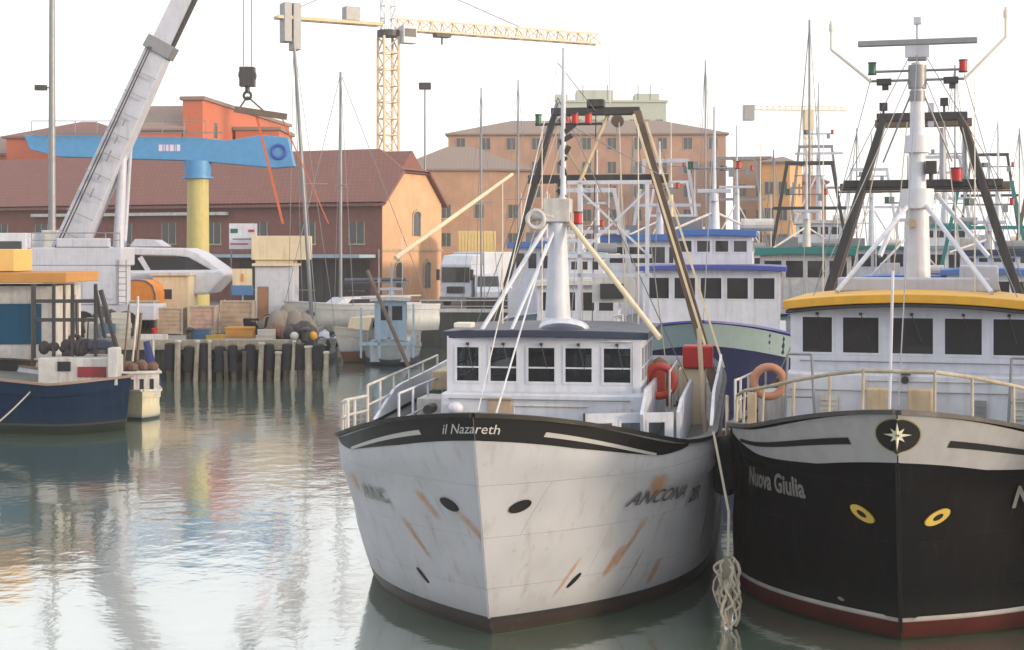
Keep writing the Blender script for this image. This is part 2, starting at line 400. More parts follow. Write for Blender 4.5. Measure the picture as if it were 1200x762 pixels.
def hull_stain(H, parent, y, z, w, h, side, lean=0, name='rust_stain'):
    g = G(); vs = []; uv = []; fs = []; n = 8
    for i in range(n + 1):
        for k in range(n + 1):
            u, v = i / n, k / n; zz = z - h * v
            vs.append(H.at(y + (u - .5) * w * (1 - .45 * v) + lean * v, zz, side, .011)); uv.append((u, 1 - v))
    for i in range(n):
        for k in range(n): fs.append((i*(n+1)+k, (i+1)*(n+1)+k, (i+1)*(n+1)+k+1, i*(n+1)+k+1))
    g.add(vs, fs); return obj(name, g, rust, parent, uv=uv, flat=True)
def hull_disc(H, parent, y, z, side, ry, rz, m, name, off=.02, tilt=0, inner=0, th=.03, n=24):
    """elliptical plate or ring following the hull side"""
    g = G(); c, s_ = math.cos(tilt), math.sin(tilt); vs = []; fs = []
    rings = [(inner, off), (1, off), (1, 0)] if inner else [(.01, off), (.5, off), (1, off), (1, 0)]
    for rr, o_ in rings:
        for k in range(n):
            t = 2*math.pi*k/n; a, b = rr*ry*math.cos(t), rr*rz*math.sin(t)
            vs.append(H.at(y + a*c - b*s_, z + a*s_ + b*c, side, o_))
    for i in range(len(rings) - 1):
        for k in range(n): fs.append((i*n+k, i*n+(k+1)%n, (i+1)*n+(k+1)%n, (i+1)*n+k))
    g.add(vs, fs); return obj(name, g, m, parent, smooth=True)

# ---------------------------------------------------------------- walls with real openings
def wall(g, p, q, z0, z1, th, ops, sill, head):
    """wall from p to q (x,y) with openings ops [(a,b)] in metres along it between sill and head"""
    p = Vector((*p, 0)); q = Vector((*q, 0)); d = (q - p).normalized(); L = (q - p).length; nn = Vector((d.y, -d.x, 0)) * th
    def blk(a, b, c, e):
        if b - a < .002 or e - c < .002: return
        A = p + d * a; B = p + d * b
        vs = [A, B, B - nn, A - nn]; g.add([(x.x, x.y, c) for x in vs] + [(x.x, x.y, e) for x in vs],
              [(0,3,2,1),(4,5,6,7),(0,1,5,4),(1,2,6,5),(2,3,7,6),(3,0,4,7)])
    blk(0, L, z0, sill); blk(0, L, head, z1); x = 0
    for a, b in ops: blk(x, a, sill, head); x = b
    blk(x, L, sill, head)
    return p, d, nn
def window(parent, p, d, nn, a, b, sill, head, fm, gm, name='window', bar=False, fw=.035, proud=.012):
    g = G(); A = p + d * a; B = p + d * b
    def bar_(a0, b0, c, e, o0=proud, o1=-.05, mi=0):
        g.mi = mi; P = p + d * a0; Q = p + d * b0; u = nn.normalized()
        vs = [P + u * o0, Q + u * o0, Q + u * o1, P + u * o1]
        g.add([(x.x, x.y, c) for x in vs] + [(x.x, x.y, e) for x in vs], [(0,3,2,1),(4,5,6,7),(0,1,5,4),(1,2,6,5),(2,3,7,6),(3,0,4,7)])
    bar_(a - .01, a + fw, sill - .01, head + .01); bar_(b - fw, b + .01, sill - .01, head + .01)
    bar_(a + fw, b - fw, sill - .01, sill + fw); bar_(a + fw, b - fw, head - fw, head + .01)
    if bar: zm = sill + (head - sill) * bar; bar_(a + fw, b - fw, zm - .015, zm + .015)
    bar_(a + fw, b - fw, sill + fw, head - fw, -.02, -.03, 1)
    return obj(name, g, [fm, gm], parent)
def house(parent, cx, y0, w, l, z0, z1, sill, head, nf, ns, wm, gm=None, fm=None, name='wheelhouse', fr=None, bar=False, wins=True, rear=True):
    g = G(); gm = gm or glass; fm = fm or wm; th = .06
    gap = .12
    def ops(L, n, e=.15):
        if n == 0: return []
        ww = (L - 2*e - gap*(n-1)) / n; return [(e + k*(ww+gap), e + k*(ww+gap) + ww) for k in range(n)]
    x0, x1 = cx - w/2, cx + w/2; y1 = y0 + l
    todo = []
    for p, q, o in (((x0, y0), (x1, y0), fr or ops(w, nf)), ((x1, y0 + th), (x1, y1 - th), ops(l - 2*th, ns)), ((x1, y1), (x0, y1), ops(w, nf if rear else 0)), ((x0, y1 - th), (x0, y0 + th), ops(l - 2*th, ns))):
        P, d, nn = wall(g, p, q, z0, z1, th, o, sill, head); todo.append((P, d, nn, o))
    wo = obj(name, g, wm, parent)
    if wins:
        for P, d, nn, o in todo:
            for a, b in o: window(wo, P, d, nn, a, b, sill, head, fm, gm, bar=bar)
    return wo
def roof(parent, cx, y0, w, l, z, th, m, camber=.08, bow=.0, name='roof', n=14, under=None):
    g = G(); vs = []; fs = []
    for k in range(n + 1):
        u = k / n * 2 - 1; x = cx + u * w / 2; zz = z - camber * u * u; yf = y0 + bow * u * u
        vs += [(x, yf, zz), (x, yf, zz + th), (x, y0 + l, zz + th), (x, y0 + l, zz)]
    for k in range(n):
        for q in range(4): fs.append((4*k+q, 4*k+4+q, 4*k+4+(q+1)%4, 4*k+(q+1)%4))
    fs += [(0,1,2,3), (4*n+3,4*n+2,4*n+1,4*n)]
    g.add(vs, fs); return obj(name, g, m, parent, smooth=True, bevel=.015)
def rail(parent, pts, h, m, r=.02, mid=True, every=1, name='railing', base=None):
    g = G(); top = [Vector(p) + Vector((0, 0, h)) for p in pts]; g.path(top, r)
    if mid: g.path([Vector(p) + Vector((0, 0, h * .5)) for p in pts], r * .8)
    for k in range(0, len(pts), every): g.tube(pts[k], top[k], r)
    return obj(name, g, m, parent, smooth=True)
def wire(parent, p, q, r=.008, m=None, name='stay_wire', sag=0):
    g = G()
    if sag:
        n = 10; P = Vector(p); Q = Vector(q); pts = [P.lerp(Q, k/n) - Vector((0,0, sag*4*(k/n)*(1-k/n))) for k in range(n+1)]; g.path(pts, r, 6)
    else: g.tube(p, q, r, n=6)
    return obj(name, g, m or dsteel, parent, smooth=True)
def nav_lamp(parent, c, m, r=.07, h=.18):
    g = G(); g.mi = 0; g.tube((c[0], c[1], c[2]), (c[0], c[1], c[2] + h), r, n=12); g.mi = 1; g.tube((c[0], c[1], c[2]-.03), (c[0], c[1], c[2]), r*1.15, n=12); g.tube((c[0], c[1], c[2]+h), (c[0], c[1], c[2]+h+.03), r*1.15, n=12)
    return obj('navigation_light', g, [m, dsteel], parent, smooth=True)

# ---------------------------------------------------------------- the setting: water, quay
def water():
    m = bpy.data.materials.new('harbour_water'); m.use_nodes = True; n = m.node_tree.nodes; l = m.node_tree.links
    p = n['Principled BSDF']; p.inputs['Base Color'].default_value = (.10, .145, .115, 1); p.inputs['Roughness'].default_value = .03
    p.inputs['IOR'].default_value = 1.5
    geo = n.new('ShaderNodeNewGeometry')
    def noise(sc, d, mp=(1, 1, 1)):
        a = n.new('ShaderNodeMapping'); a.inputs['Scale'].default_value = mp; l.new(geo.outputs['Position'], a.inputs[0])
        x = n.new('ShaderNodeTexNoise'); x.inputs['Scale'].default_value = sc; x.inputs['Detail'].default_value = d; l.new(a.outputs[0], x.inputs[0]); return x.outputs['Fac']
    big = noise(.045, 2); r = n.new('ShaderNodeMapRange'); r.inputs[1].default_value = .38; r.inputs[2].default_value = .62; r.inputs[3].default_value = .35; r.inputs[4].default_value = 1.1; l.new(big, r.inputs[0])
    a = noise(1.1, 3, (1, .8, 1)); b = noise(4.5, 3, (1, .8, 1))
    ma = n.new('ShaderNodeMath'); ma.operation = 'MULTIPLY_ADD'; l.new(b, ma.inputs[0]); ma.inputs[1].default_value = .22; l.new(a, ma.inputs[2])
    bp = n.new('ShaderNodeBump'); bp.inputs['Distance'].default_value = WAVE; l.new(ma.outputs[0], bp.inputs['Height'])
    l.new(r.outputs[0], bp.inputs['Strength']); l.new(bp.outputs[0], p.inputs['Normal'])
    gl_ = n.new('ShaderNodeBsdfGlossy'); gl_.inputs['Roughness'].default_value = .10; l.new(bp.outputs[0], gl_.inputs['Normal']); gl_.inputs[0].default_value = (.95, .96, .95, 1)
    mx = n.new('ShaderNodeMixShader'); mx.inputs[0].default_value = .5; l.new(p.outputs[0], mx.inputs[1]); l.new(gl_.outputs[0], mx.inputs[2]); l.new(mx.outputs[0], n['Material Output'].inputs[0])
    g = G(); g.add([(-500, -60, 0), (500, -60, 0), (500, 105, 0), (-500, 105, 0)], [(0, 1, 2, 3)])
    return struct('water', g, m)
WAVE = .024
water()
QZ = 1.7; HAZE = .0006
g = G(); g.box(-500, 500, 102, 470, -1, QZ); struct('quay', g, [asph])
g = G(); g.box(-500, -10.2, 70, 101.99, -1, QZ - .004); struct('pier', g, [conc])
g = G(); g.box(-60, -10.19, 69.9, 69.998, -1, QZ - .36); struct('pier_wall', g, [mat('dark_timber_facing', (.03, .032, .026), .8, var=.4, streak=.6, bump=.02, bs=6)])  # dark sheet over the concrete pier face below the kerb
g = G(); g.box(-10.9, 60, 101.7, 101.998, QZ, QZ + .14); g.box(-60, -10.21, 69.72, 69.99, QZ-.35, QZ + .1); struct('quay_kerb', g, [palew])
# the shore the photographer stands on
g = G(); g.box(-60, 60, -40, 3.0, -1, 4.3); struct('near_quay', g, [conc])
# the light sea haze of the evening, round everything
g = G(); g.box(-510, 510, -70, 480, -2, 48)
hz_ = bpy.data.materials.new('haze'); hz_.use_nodes = True; hn = hz_.node_tree.nodes; hn.remove(hn['Principled BSDF'])
pv = hn.new('ShaderNodeVolumePrincipled'); pv.inputs['Color'].default_value = (.93, .92, .92, 1); pv.inputs['Density'].default_value = HAZE; pv.inputs['Anisotropy'].default_value = .2
hz_.node_tree.links.new(pv.outputs[0], hn['Material Output'].inputs['Volume'])
tag(obj('haze', g, hz_), None, None, kind='stuff')

# ---------------------------------------------------------------- far buildings
def building(name, label, cat, corner, ang, w, d, eave, kind='hip', rise=2.0, wm=owall, rm=aroof, rows=2, cols=5, over=.4, z0=QZ, wsize=(1.0, 1.5), gable_m=None, front=True, sidec=2, group=None, inset=None, base=1.2, step=3.2, frm=None):
    """corner = near-left corner seen from the front; front wall along local x, depth along local y"""
    t = thing(name, label, cat, (corner[0], corner[1], z0), ang, group); H = eave - z0
    g = G(); g.box(0, w, 0, d, 0, H)
    if kind == 'gable_x':                                     # ridge along x, gables at the ends
        g.prismx([(0, H), (d, H), (d/2, H + rise)], 0.002, w - .002)
    wo = obj('wall', g, wm, t)
    gr = G()
    if kind == 'hip':
        i = inset if inset is not None else d / 2; o = over; a = [(-o,-o,H),(w+o,-o,H),(w+o,d+o,H),(-o,d+o,H)]
        gr.add(a + [(x, y, H+.2) for x, y, _ in a], [(0,3,2,1),(0,1,5,4),(1,2,6,5),(2,3,7,6),(3,0,4,7)])
        gr.add([(x, y, H+.2) for x, y, _ in a] + [(i, d/2, H+rise), (w-i, d/2, H+rise)], [(0,1,5,4),(1,2,5),(2,3,4,5),(3,0,4)])
    elif kind == 'gable_x':
        o = over; s_ = rise / (d/2); c = inset or 0            # c: how much each ridge end is clipped (jerkinhead)
        A = [(-o, -o, H - s_*o), (w+o, -o, H - s_*o), (w+o, d+o, H - s_*o), (-o, d+o, H - s_*o)]
        if c:
            k = .55; ya, yb = d/2*k, d - d/2*k; zk = H + rise*k
            vs = A + [(w+o, ya, zk), (w+o, yb, zk), (w - c, d/2, H+rise), (-o, ya, zk), (-o, yb, zk), (c, d/2, H+rise)]
            top = [(0,1,4,6,9,7), (4,5,6), (5,2,3,8,9,6), (7,9,8)]
        else:
            vs = A + [(w+o, d/2, H+rise), (-o, d/2, H+rise)]; top = [(0,1,4,5), (4,2,3,5)]
        n_ = len(vs); gr.add([(x, y, z + .25) for x, y, z in vs] + [(x, y, z + .02) for x, y, z in vs], top + [tuple(n_ + i for i in f[::-1]) for f in top])
        gr.beam(A[0], A[1], .2); gr.beam((w+o, -o, H - s_*o + .1), (w+o, d/2*(.55 if c else 1), H + rise*(.55 if c else 1) + .1), .22)
        gr.beam((w+o, d+o, H - s_*o + .1), (w+o, d - d/2*(.55 if c else 1), H + rise*(.55 if c else 1) + .1), .22)
    else:
        gr.box(-.25, w+.25, -.25, d+.25, H, H + .35)
        gr.box(0, w, 0, d, H+.35, H+.36)
    obj('roof', gr, rm, t)
    if rows and front:
        for r_ in range(rows):
            for c_ in range(cols):
                xc = w * (c_ + .5) / cols; zc = base + r_ * step
                if zc + wsize[1] > H - .3: continue
                g = G(); g.box(xc - wsize[0]/2 - .1, xc + wsize[0]/2 + .1, -.06, .02, zc - .12, zc); g.mi = 1
                g.box(xc - wsize[0]/2, xc + wsize[0]/2, -.03, .01, zc + .002, zc + wsize[1]); g.mi = 0
                for xx in (xc - wsize[0]/2 - .06, xc - .03, xc + wsize[0]/2): g.box(xx, xx + .06, -.055, .012, zc + .004, zc + wsize[1])
                obj('window', g, [frm or palew, bglass], wo)
    if sidec:
        for r_ in range(rows):
            for c_ in range(sidec):
                yc = d * (c_ + .5) / sidec; zc = base + r_ * step
                if zc + wsize[1] > H - .3: continue
                g = G(); g.box(w - .02, w + .06, yc - wsize[0]/2 - .1, yc + wsize[0]/2 + .1, zc - .12, zc); g.mi = 1
                g.box(w - .01, w + .03, yc - wsize[0]/2, yc + wsize[0]/2, zc + .002, zc + wsize[1]); g.mi = 0
                for yy in (yc - wsize[0]/2 - .06, yc - .03, yc + wsize[0]/2): g.box(w - .012, w + .055, yy, yy + .06, zc + .004, zc + wsize[1])
                obj('window', g, [frm or palew, bglass], wo)
    return t, wo, H

# long warehouse; its near gable end at px 448..515
A0 = Vector((-10.0, 118.0)); ga = math.atan2(-.41, .912)
ld = 62; cx_, cy_ = A0.x - .912 * ld, A0.y + .41 * ld
t, wo, H = building('harbour_warehouse', 'long maroon-roofed harbour shed whose orange gable end faces the moored boats', 'warehouse', (cx_, cy_), ga, ld, 10, 9.6, 'gable_x', 4.1, mwall, aroof, rows=2, cols=14, sidec=0, inset=3.0, wsize=(1.3, 1.7), base=1.0, step=3.6)
g = G(); g.prismx([(0, 0), (0, H), (2.75, H + 2.25), (7.25, H + 2.25), (10, H), (10, 0)], ld + .002, ld + .05)
gw = obj('gable_wall', g, owall, t)
for yc, zc, hw, hh in ((5.6, 5.2, .55, 2.1), (2.6, 1.0, .5, 2.3), (7.4, 1.0, .5, 2.3)):
    g = G(); x = ld + .05
    g.prismx([(yc - hw, zc), (yc + hw, zc), (yc + hw, zc + hh*.8), (yc + hw*.6, zc + hh*.97), (yc, zc + hh*1.03), (yc - hw*.6, zc + hh*.97), (yc - hw, zc + hh*.8)], x - .01, x + .02); g.mi = 1
    for k in range(12):
        a0, a1 = math.pi*k/12, math.pi*(k+1)/12
        g.beam((x + .04, yc + (hw+.1)*math.cos(a0), zc + hh*.8 + .35*math.sin(a0)), (x + .04, yc + (hw+.1)*math.cos(a1), zc + hh*.8 + .35*math.sin(a1)), .14)
    for sg in (-1, 1): g.box(x, x + .07, yc + sg*(hw+.1) - .07, yc + sg*(hw+.1) + .07, zc, zc + hh*.8)
    obj('arched_window', g, [bglass, tan], gw)
g = G(); g.box(ld + .05, ld + .12, -.1, 10.1, 4.0, 4.2); obj('string_course', g, tan, gw)
g = G()
for k in range(6): g.box(ld - 13 + k*2, ld - 11.1 + k*2, -.06, -.01, 0, 3.3)
obj('shed_door', g, dsteel, t)
g = G(); g.box(ld - 16, ld - .5, -2.6, -.1, 3.5, 3.75); obj('awning', g, paleblue, t)
g = G(); g.box(ld - 34, ld - 14, -.5, -.1, 6.9, 7.15); obj('gutter_beam', g, dwhite, t)

building('red_house', 'tall orange-red block rising above the blue beam behind the maroon shed', 'building', (-32.2, 150.2), R(-6), 2.0, 34, 20.4, 'flat', 0, rwall, groof, rows=4, cols=0, sidec=4, base=12, wsize=(1.1, 1.6))
building('red_house', 'orange-red house with a sloping grey-brown roof left of the tall block', 'building', (-38.3, 150.4), R(-2), 6.0, 10, 17.4, 'hip', 2.9, rwall, groof, rows=3, cols=2, sidec=0, base=3, inset=.6)
building('red_house', 'low red-roofed wing left of the tall orange-red block', 'building', (-52, 158), 0, 13.5, 12, 17.2, 'hip', 2.2, rwall, aroof, rows=2, cols=4, sidec=0)
building('red_house', 'brown-red house with grey roof at the far left edge behind the blue beam', 'building', (-66, 160), 0, 18, 12, 15.6, 'hip', 2.4, rwall, groof, rows=2, cols=4, sidec=0)
building('red_house', 'flat-topped red block right of the tall orange-red block above the sling', 'building', (-28.8, 160), 0, 4.5, 10, 18.2, 'flat', 0, rwall, groof, rows=3, cols=2, sidec=0)
building('tan_house', 'orange-brown hip-roofed house behind the orange gable', 'building', (-13.0, 172), R(4), 15, 22, 14.6, 'hip', 3.4, bwall2, groof, rows=3, cols=4, sidec=3, inset=6)
building('brick_block', 'wide pink-brown brick block with a low hip roof behind the middle boats', 'building', (-8.3, 200), R(-2), 36, 18, 20.6, 'hip', 2.6, bwall, groof, rows=6, cols=11, sidec=5, base=1.5, step=3.1, wsize=(1.1, 1.5), inset=8)
building('corner_house', 'brown flat-corniced house with a bright orange end wall right of the brick block', 'building', (28.2, 196), R(-14), 4.6, 14, 17.2, 'flat', 0, bwall2, groof, rows=4, cols=2, sidec=3)
building('corner_house', 'narrow house between the brick block and the green-roofed boat, sunlight painted into its orange walls', 'building', (30.6, 188), R(-20), 3.4, 9, 16.3, 'hip', 1.0, lwall, groof, rows=4, cols=2, sidec=2, inset=1.5)
building('corner_house', 'low brown house right of the bright orange house', 'building', (34.5, 196), R(-8), 5.5, 12, 14.2, 'hip', 1.4, bwall2, aroof, rows=3, cols=3, sidec=2, inset=2)
t, wo, H = building('apartment_block', 'pale green-grey flat block showing over the brick roof', 'building', (7.6, 250), 0, 17.5, 12, 29.6, 'flat', 0, pale, pale, rows=8, cols=8, sidec=0, step=3.2)
g = G(); g.box(3, 9, 2, 8, H+.36, H+2.2); g.box(-.6, 1.5, 1, 3, H+.36, H+1.4); g.box(12.5, 16.5, 1, 6, H+.36, H + 1.5); obj('roof_hut', g, pale, wo)
g = G()
for x in (.6, 4, 8, 13, 15): g.tube((x, 1, H+.3), (x, 1, H+3.0), .08, n=6)
obj('roof_aerials', g, steel, wo)

# ---------------------------------------------------------------- cranes
def lattice(g, p, q, s, n, r=.05, r0=.09, tri=False):
    p = Vector(p); q = Vector(q); d = (q - p); L = d.length; d.normalize()
    up = Vector((0, 0, 1)) if abs(d.z) < .9 else Vector((0, 1, 0)); a = d.cross(up).normalized() * s/2; b = a.cross(d).normalized() * s/2
    cs = [(-a - b), (a - b), (a + b), (-a + b)] if not tri else [(-a - b), (a - b), b]
    for c in cs: g.beam(p + c, q + c, r0)
    m = len(cs)
    for k in range(n):
        P = p + d * L * k / n; Q = p + d * L * (k + 1) / n
        for i in range(m):
            c0, c1 = cs[i], cs[(i+1) % m]; g.beam(P + c0, P + c1, r)
            g.beam(P + (c0 if k % 2 else c1), Q + (c1 if k % 2 else c0), r)
Yc = 150.
t = thing('tower_crane', 'cream-yellow tower crane with a long white jib over the rooftops', 'crane', (XW(455, Yc), Yc, QZ), R(28))
zj = ZW(36, Yc) - QZ
g = G(); g.box(-3, 3, -3, 3, 0, .8); obj('base', g, conc, t)
g = G(); lattice(g, (0, 0, .8), (0, 0, zj - .6), 1.55, 15, .11, .2); obj('mast', g, craney, t)
g = G(); g.tube((0, 0, zj - .6), (0, 0, zj), 1.1, n=16); obj('slew_ring', g, dsteel, t)
g = G(); lattice(g, (1, 0, zj + .7), (24, 0, zj + .7), 1.1, 19, .11, .18, tri=True); obj('jib', g, mat('cream_jib', (.60, .50, .36), .6, streak=.3), t)
g = G(); g.beam((-11.5, -.5, zj + .5), (-.8, -.5, zj + .5), .3); g.beam((-11.5, .5, zj + .5), (-.8, .5, zj + .5), .3)
for k in range(8): g.beam((-11 + k*1.4, -.5, zj + .5), (-11 + k*1.4, .5, zj + .5), .14)
obj('counter_jib', g, craney, t)
for x, dz in ((-10.1, 0), (-9.2, .0)):
    g = G(); g.box(x - .8, x - .03, -.7, .7, zj - 1.8 + (x + 10.1) * -.8, zj + 1.9); obj('counterweight', g, steel, t, bevel=.05)
g = G(); g.box(.9, 2.3, -1.7, -.6, zj - 1.3, zj + .4); g.mi = 1; g.box(1.0, 2.2, -1.73, -1.69, zj - .7, zj + .1); obj('cab', g, [white, bglass], t)
g = G(); g.box(-4.6, -3.2, -.6, .6, zj + .7, zj + 2.0); obj('winch_house', g, steel, t)
g = G(); lattice(g, (0, 0, zj), (0, 0, zj + 6), 1.1, 5, .08, .13); obj('tower_head', g, white, t)
for x in (-10, 15): wire(t, (0, 0, zj + 6), (x, 0, zj + 1.2), .05, steel, 'pendant_line')
g = G(); g.box(5.0, 6.6, -.5, .5, zj - .3, zj + .1); g.tube((5.8, 0, zj-.3), (5.8, 0, zj - 1.0), .1); obj('trolley', g, dsteel, t)

Yc = 300.
t = thing('tower_crane', 'small distant yellow crane over the fishing boat masts right of the brick block', 'crane', (XW(947, Yc), Yc, QZ), R(8))
zj = ZW(129, Yc) - QZ
g = G(); lattice(g, (0, 0, 0), (0, 0, zj), 1.3, 14, .12, .2); obj('mast', g, craney, t)
g = G(); g.box(-.9, .9, -.8, .8, zj - 4, zj); obj('cab', g, craney, t)
g = G(); lattice(g, (-12, 0, zj + .3), (8, 0, zj + .3), .8, 16, .07, .12, tri=True); obj('jib', g, craney, t)
g = G(); g.box(-13, -11, -.8, .8, zj - 2.2, zj + .8); obj('counterweight', g, steel, t, bevel=.05)

# column crane with the long blue beam
Yc = 96.
xc = XW(232, Yc)
t = thing('column_crane', 'fixed column crane with a long sky-blue beam on an ochre column', 'crane', (xc, Yc, QZ), 0)
zb0, zb1 = ZW(189, Yc) - QZ, ZW(157, Yc) - QZ; xl, xr = XW(30, Yc) - xc, XW(346, Yc) - xc
g = G(); g.tube((0, 0, 0), (0, 0, zb0 - 1.0), .72, .66, 24); obj('column', g, colmn, t, smooth=True)
g = G(); g.tube((0, 0, zb0 - 1.0), (0, 0, zb0), .8, .85, 24); g.tube((0, 0, zb0 - 1.1), (0, 0, zb0 - .98), .95, .95, 24); obj('slew_collar', g, skyblue, t, smooth=True)
g = G(); g.prism([(xl, zb1 - .1), (xl + .4, zb1 - 1.0), (xl + 2.2, zb0 + .25), (0, zb0), (xr - 1.2, zb0 - .45), (xr, zb0 - .35), (xr - .4, zb1 - .25), (xr - 2.0, zb1 - .1), (xr - 4.2, zb1 - .45), (0, zb1 - .25)], -.45, .45)
bm_ = obj('beam', g, skyblue, t, bevel=.04)
g = G(); g.box(xl + .5, xr - 4.4, -.75, -.5, zb1 + .02, zb1 + .06)
for k in range(9): g.tube((xl + .6 + k*1.35, -.7, zb1-.1), (xl + .6 + k*1.35, -.7, zb1 + .75), .03, n=6)
g.tube((xl + .6, -.7, zb1 + .75), (xl + .6 + 8*1.35, -.7, zb1 + .75), .03, n=6); obj('walkway_rail', g, steel, t)
g = G(); x_ = XW(188, Yc) - xc
for w_ in (.28, .12, .22, .3, .1, .26): g.box(x_, x_ + w_ - .05, -.462, -.452, (zb0+zb1)/2 - .25, (zb0+zb1)/2 + .15); x_ += w_ + .02
obj('beam_marking', g, mat('pink_white_paint', (.62, .5, .62), .5), t)
g = G(); g.torus((XW(328, Yc) - xc, -.47, (zb0+zb1)/2 - .3), .42, .1); obj('emblem', g, mat('deep_blue_paint', (.02, .06, .35), .5), t, smooth=True)

# mobile crane with the telescopic boom
Yc = 76.
s_ = F / Yc
t = thing('mobile_crane', 'lilac-grey mobile crane with its thick telescopic boom raised', 'crane', (XW(70, Yc), Yc, QZ), 0)
def L(px, py): return (XW(px, Yc) - XW(70, Yc), ZW(py, Yc) - QZ)
g = G(); g.box(-6, 5, -1.25, 1.25, .75, 1.5); obj('chassis', g, lilac, t, bevel=.05)
for k in range(5):
    g = G(); x = -4.8 + k*2.1; g.tube((x, -1.3, .6), (x, -.9, .6), .6, n=20); obj('wheel', g, rubber, t, smooth=True); g = G(); g.tube((x, .9, .6), (x, 1.3, .6), .6, n=20); obj('wheel', g, rubber, t, smooth=True)
g = G(); g.box(-4.5, 3.2, -1.3, 1.3, 1.5, 3.4); obj('engine_housing', g, lilac, t, bevel=.06)
g = G(); g.box(-4.6, -1.2, -1.5, 1.4, 3.4, 5.0); g.mi = 1; g.box(-4.4, -1.4, -1.54, -1.49, 3.75, 4.6); obj('operator_cab', g, [white, dglass], t, bevel=.05)
g = G(); g.box(-1.1, 3.4, -1.3, 1.3, 3.4, 4.3); g.box(.2, 2.8, -1.35, -1.0, 4.3, 4.75); obj('counterweight', g, lilac, t, bevel=.06)
P0 = L(76, 305); P1 = L(187, 60); P2 = L(222, -15); P3 = L(278, -132)
g = G(); g.beam((P0[0], 0, P0[1]), (P1[0], -.1, P1[1]), 1.3, 1.45, 1.1, 1.15); obj('boom', g, lilac, t, bevel=.05)
g = G(); g.beam((P1[0]*.985, -.1, P1[1] * .99), (P1[0] + .25, -.1, P1[1] + .45), 1.3, 1.4); obj('boom_collar', g, steel, t, bevel=.03)
g = G(); g.beam((P1[0], -.1, P1[1]), (P3[0], -.1, P3[1]), .85, .95, .7, .8); obj('boom_extension', g, lilac, t)
g = G(); a = Vector((P1[0] + .45, -.1, P1[1] - .0)); b = Vector((P3[0] + .5, -.1, P3[1])); g.beam(a, b, .5, .35); obj('luffing_cylinder', g, dsteel, t)
g = G(); g.tube((2.9, 0, 4.2), (L(150, 150)[0] - .2, 0, L(150, 150)[1]), .28, .2, 14); obj('lift_ram', g, lilac, t, smooth=True)
hx, hz = L(290, 92)
wire(t, (hx - .2, 0, P3[1]), (hx - .2, 0, hz + .6), .03, steel, 'hoist_rope'); wire(t, (hx + .2, 0, P3[1]), (hx + .2, 0, hz + .6), .03, steel, 'hoist_rope')
g = G(); g.tube((hx, -.25, hz + .15), (hx, .25, hz + .15), .42, n=18); g.box(hx - .36, hx + .36, -.3, .3, hz - .4, hz + .55); g.tube((hx, 0, hz - .4), (hx, 0, hz - .7), .12)
g.torus((hx, 0, hz - .85), .18, .07); obj('hook_block', g, dsteel, t, smooth=True)
sx0, sz0 = L(275, 128); sx1, sz1 = L(336, 137)
g = G(); g.beam((sx0, 0, sz0), (sx1, 0, sz1), .3); obj('spreader_bar', g, brownsteel, t)
g = G(); g.tube((hx, 0, hz - .9), (sx0 + .2, 0, sz0), .05, n=6); g.tube((hx, 0, hz - .9), (L(312,133)[0], 0, sz0 - .2), .05, n=6); obj('sling', g, brownsteel, t)
for a_, b_ in ((300, 318), (328, 372)):
    g = G(); x0, z0 = L(a_, 133); x1, z1 = L(b_ + 10, 262); g.beam((x0, 0, z0), (x1, 1, z1), .12, .03); obj('lifting_strap', g, mat('strap_orange', (.5, .12, .05), .7), t)

# ---------------------------------------------------------------- lamp posts
def lamp_post(px, ytop, Y, label, heads=1, r=.07, m=steel):
    t = thing('lamp_post', label, 'lamp post', (XW(px, Y), Y, QZ), 0); h = ZW(ytop, Y) - QZ
    g = G(); g.tube((0, 0, 0), (0, 0, h), r*1.6, r, 12); g.tube((0, 0, 0), (0, 0, .35), r*2.6, r*2.4, 12); obj('pole', g, m, t, smooth=True)
    return t, h
t, h = lamp_post(498, 100, 128, 'thin lamp post with a square head above the orange gable', r=.07)
g = G(); g.box(-.5, .5, -.35, .35, h - .35, h + .2); obj('lamp_head', g, dsteel, t, bevel=.04)
t, h = lamp_post(61, -30, 84, 'thick grey light mast behind the blue trawler at the far left', r=.15)
g = G(); g.beam((0, 0, ZW(103, 84) - QZ), (-.65, 0, ZW(103, 84) - QZ), .06); g.box(-.9, -.3, -.2, .15, ZW(106, 84) - QZ, ZW(100, 84) - QZ); obj('floodlight', g, dsteel, t)
g = G(); g.box(-.45, .45, -.4, .4, 0, ZW(270, 84) - QZ); obj('plinth', g, dwhite, t, bevel=.04)

# ---------------------------------------------------------------- lorry
Yt = 112.
t = thing('lorry', 'white box lorry with a flat cab parked on the quay behind the dark barge', 'lorry', (XW(534, Yt), Yt, QZ), R(-22))
g = G(); g.box(-1.25, 1.25, 0, 2.2, .5, 3.0); g.prismx([(0.0, 3.0), (.5, 3.7), (2.2, 3.8), (2.2, 3.0)], -1.2, 1.2); cabo = obj('cab', g, white, t, bevel=.06)
g = G(); g.box(-1.1, 1.1, -.03, .02, 1.75, 2.85); obj('windscreen', g, dglass, cabo)
g = G(); g.box(-.7, .7, -.05, .01, .95, 1.45); obj('grille', g, dsteel, cabo)
for x in (-1, 1):
    g = G(); g.box(x - .2, x + .2, -.06, .01, .7, .92); obj('headlight', g, lampglass, t)
    g = G(); g.box(x*1.35 - .1, x*1.35 + .1, -.25, -.05, 1.9, 2.7); obj('mirror', g, dsteel, t)
g = G(); g.box(-1.25, 1.25, -.12, 0, .35, .7); obj('bumper', g, steel, t)
g = G(); g.box(-1.27, 1.27, 2.4, 9.5, 1.1, 3.95); obj('cargo_box', g, white, t, bevel=.04)
for y in (1, 6.4, 8):
    for x in (-1, 1): g = G(); g.tube((x*1.0, y, .5), (x*1.26, y, .5), .5, n=18); obj('wheel', g, rubber, t, smooth=True)
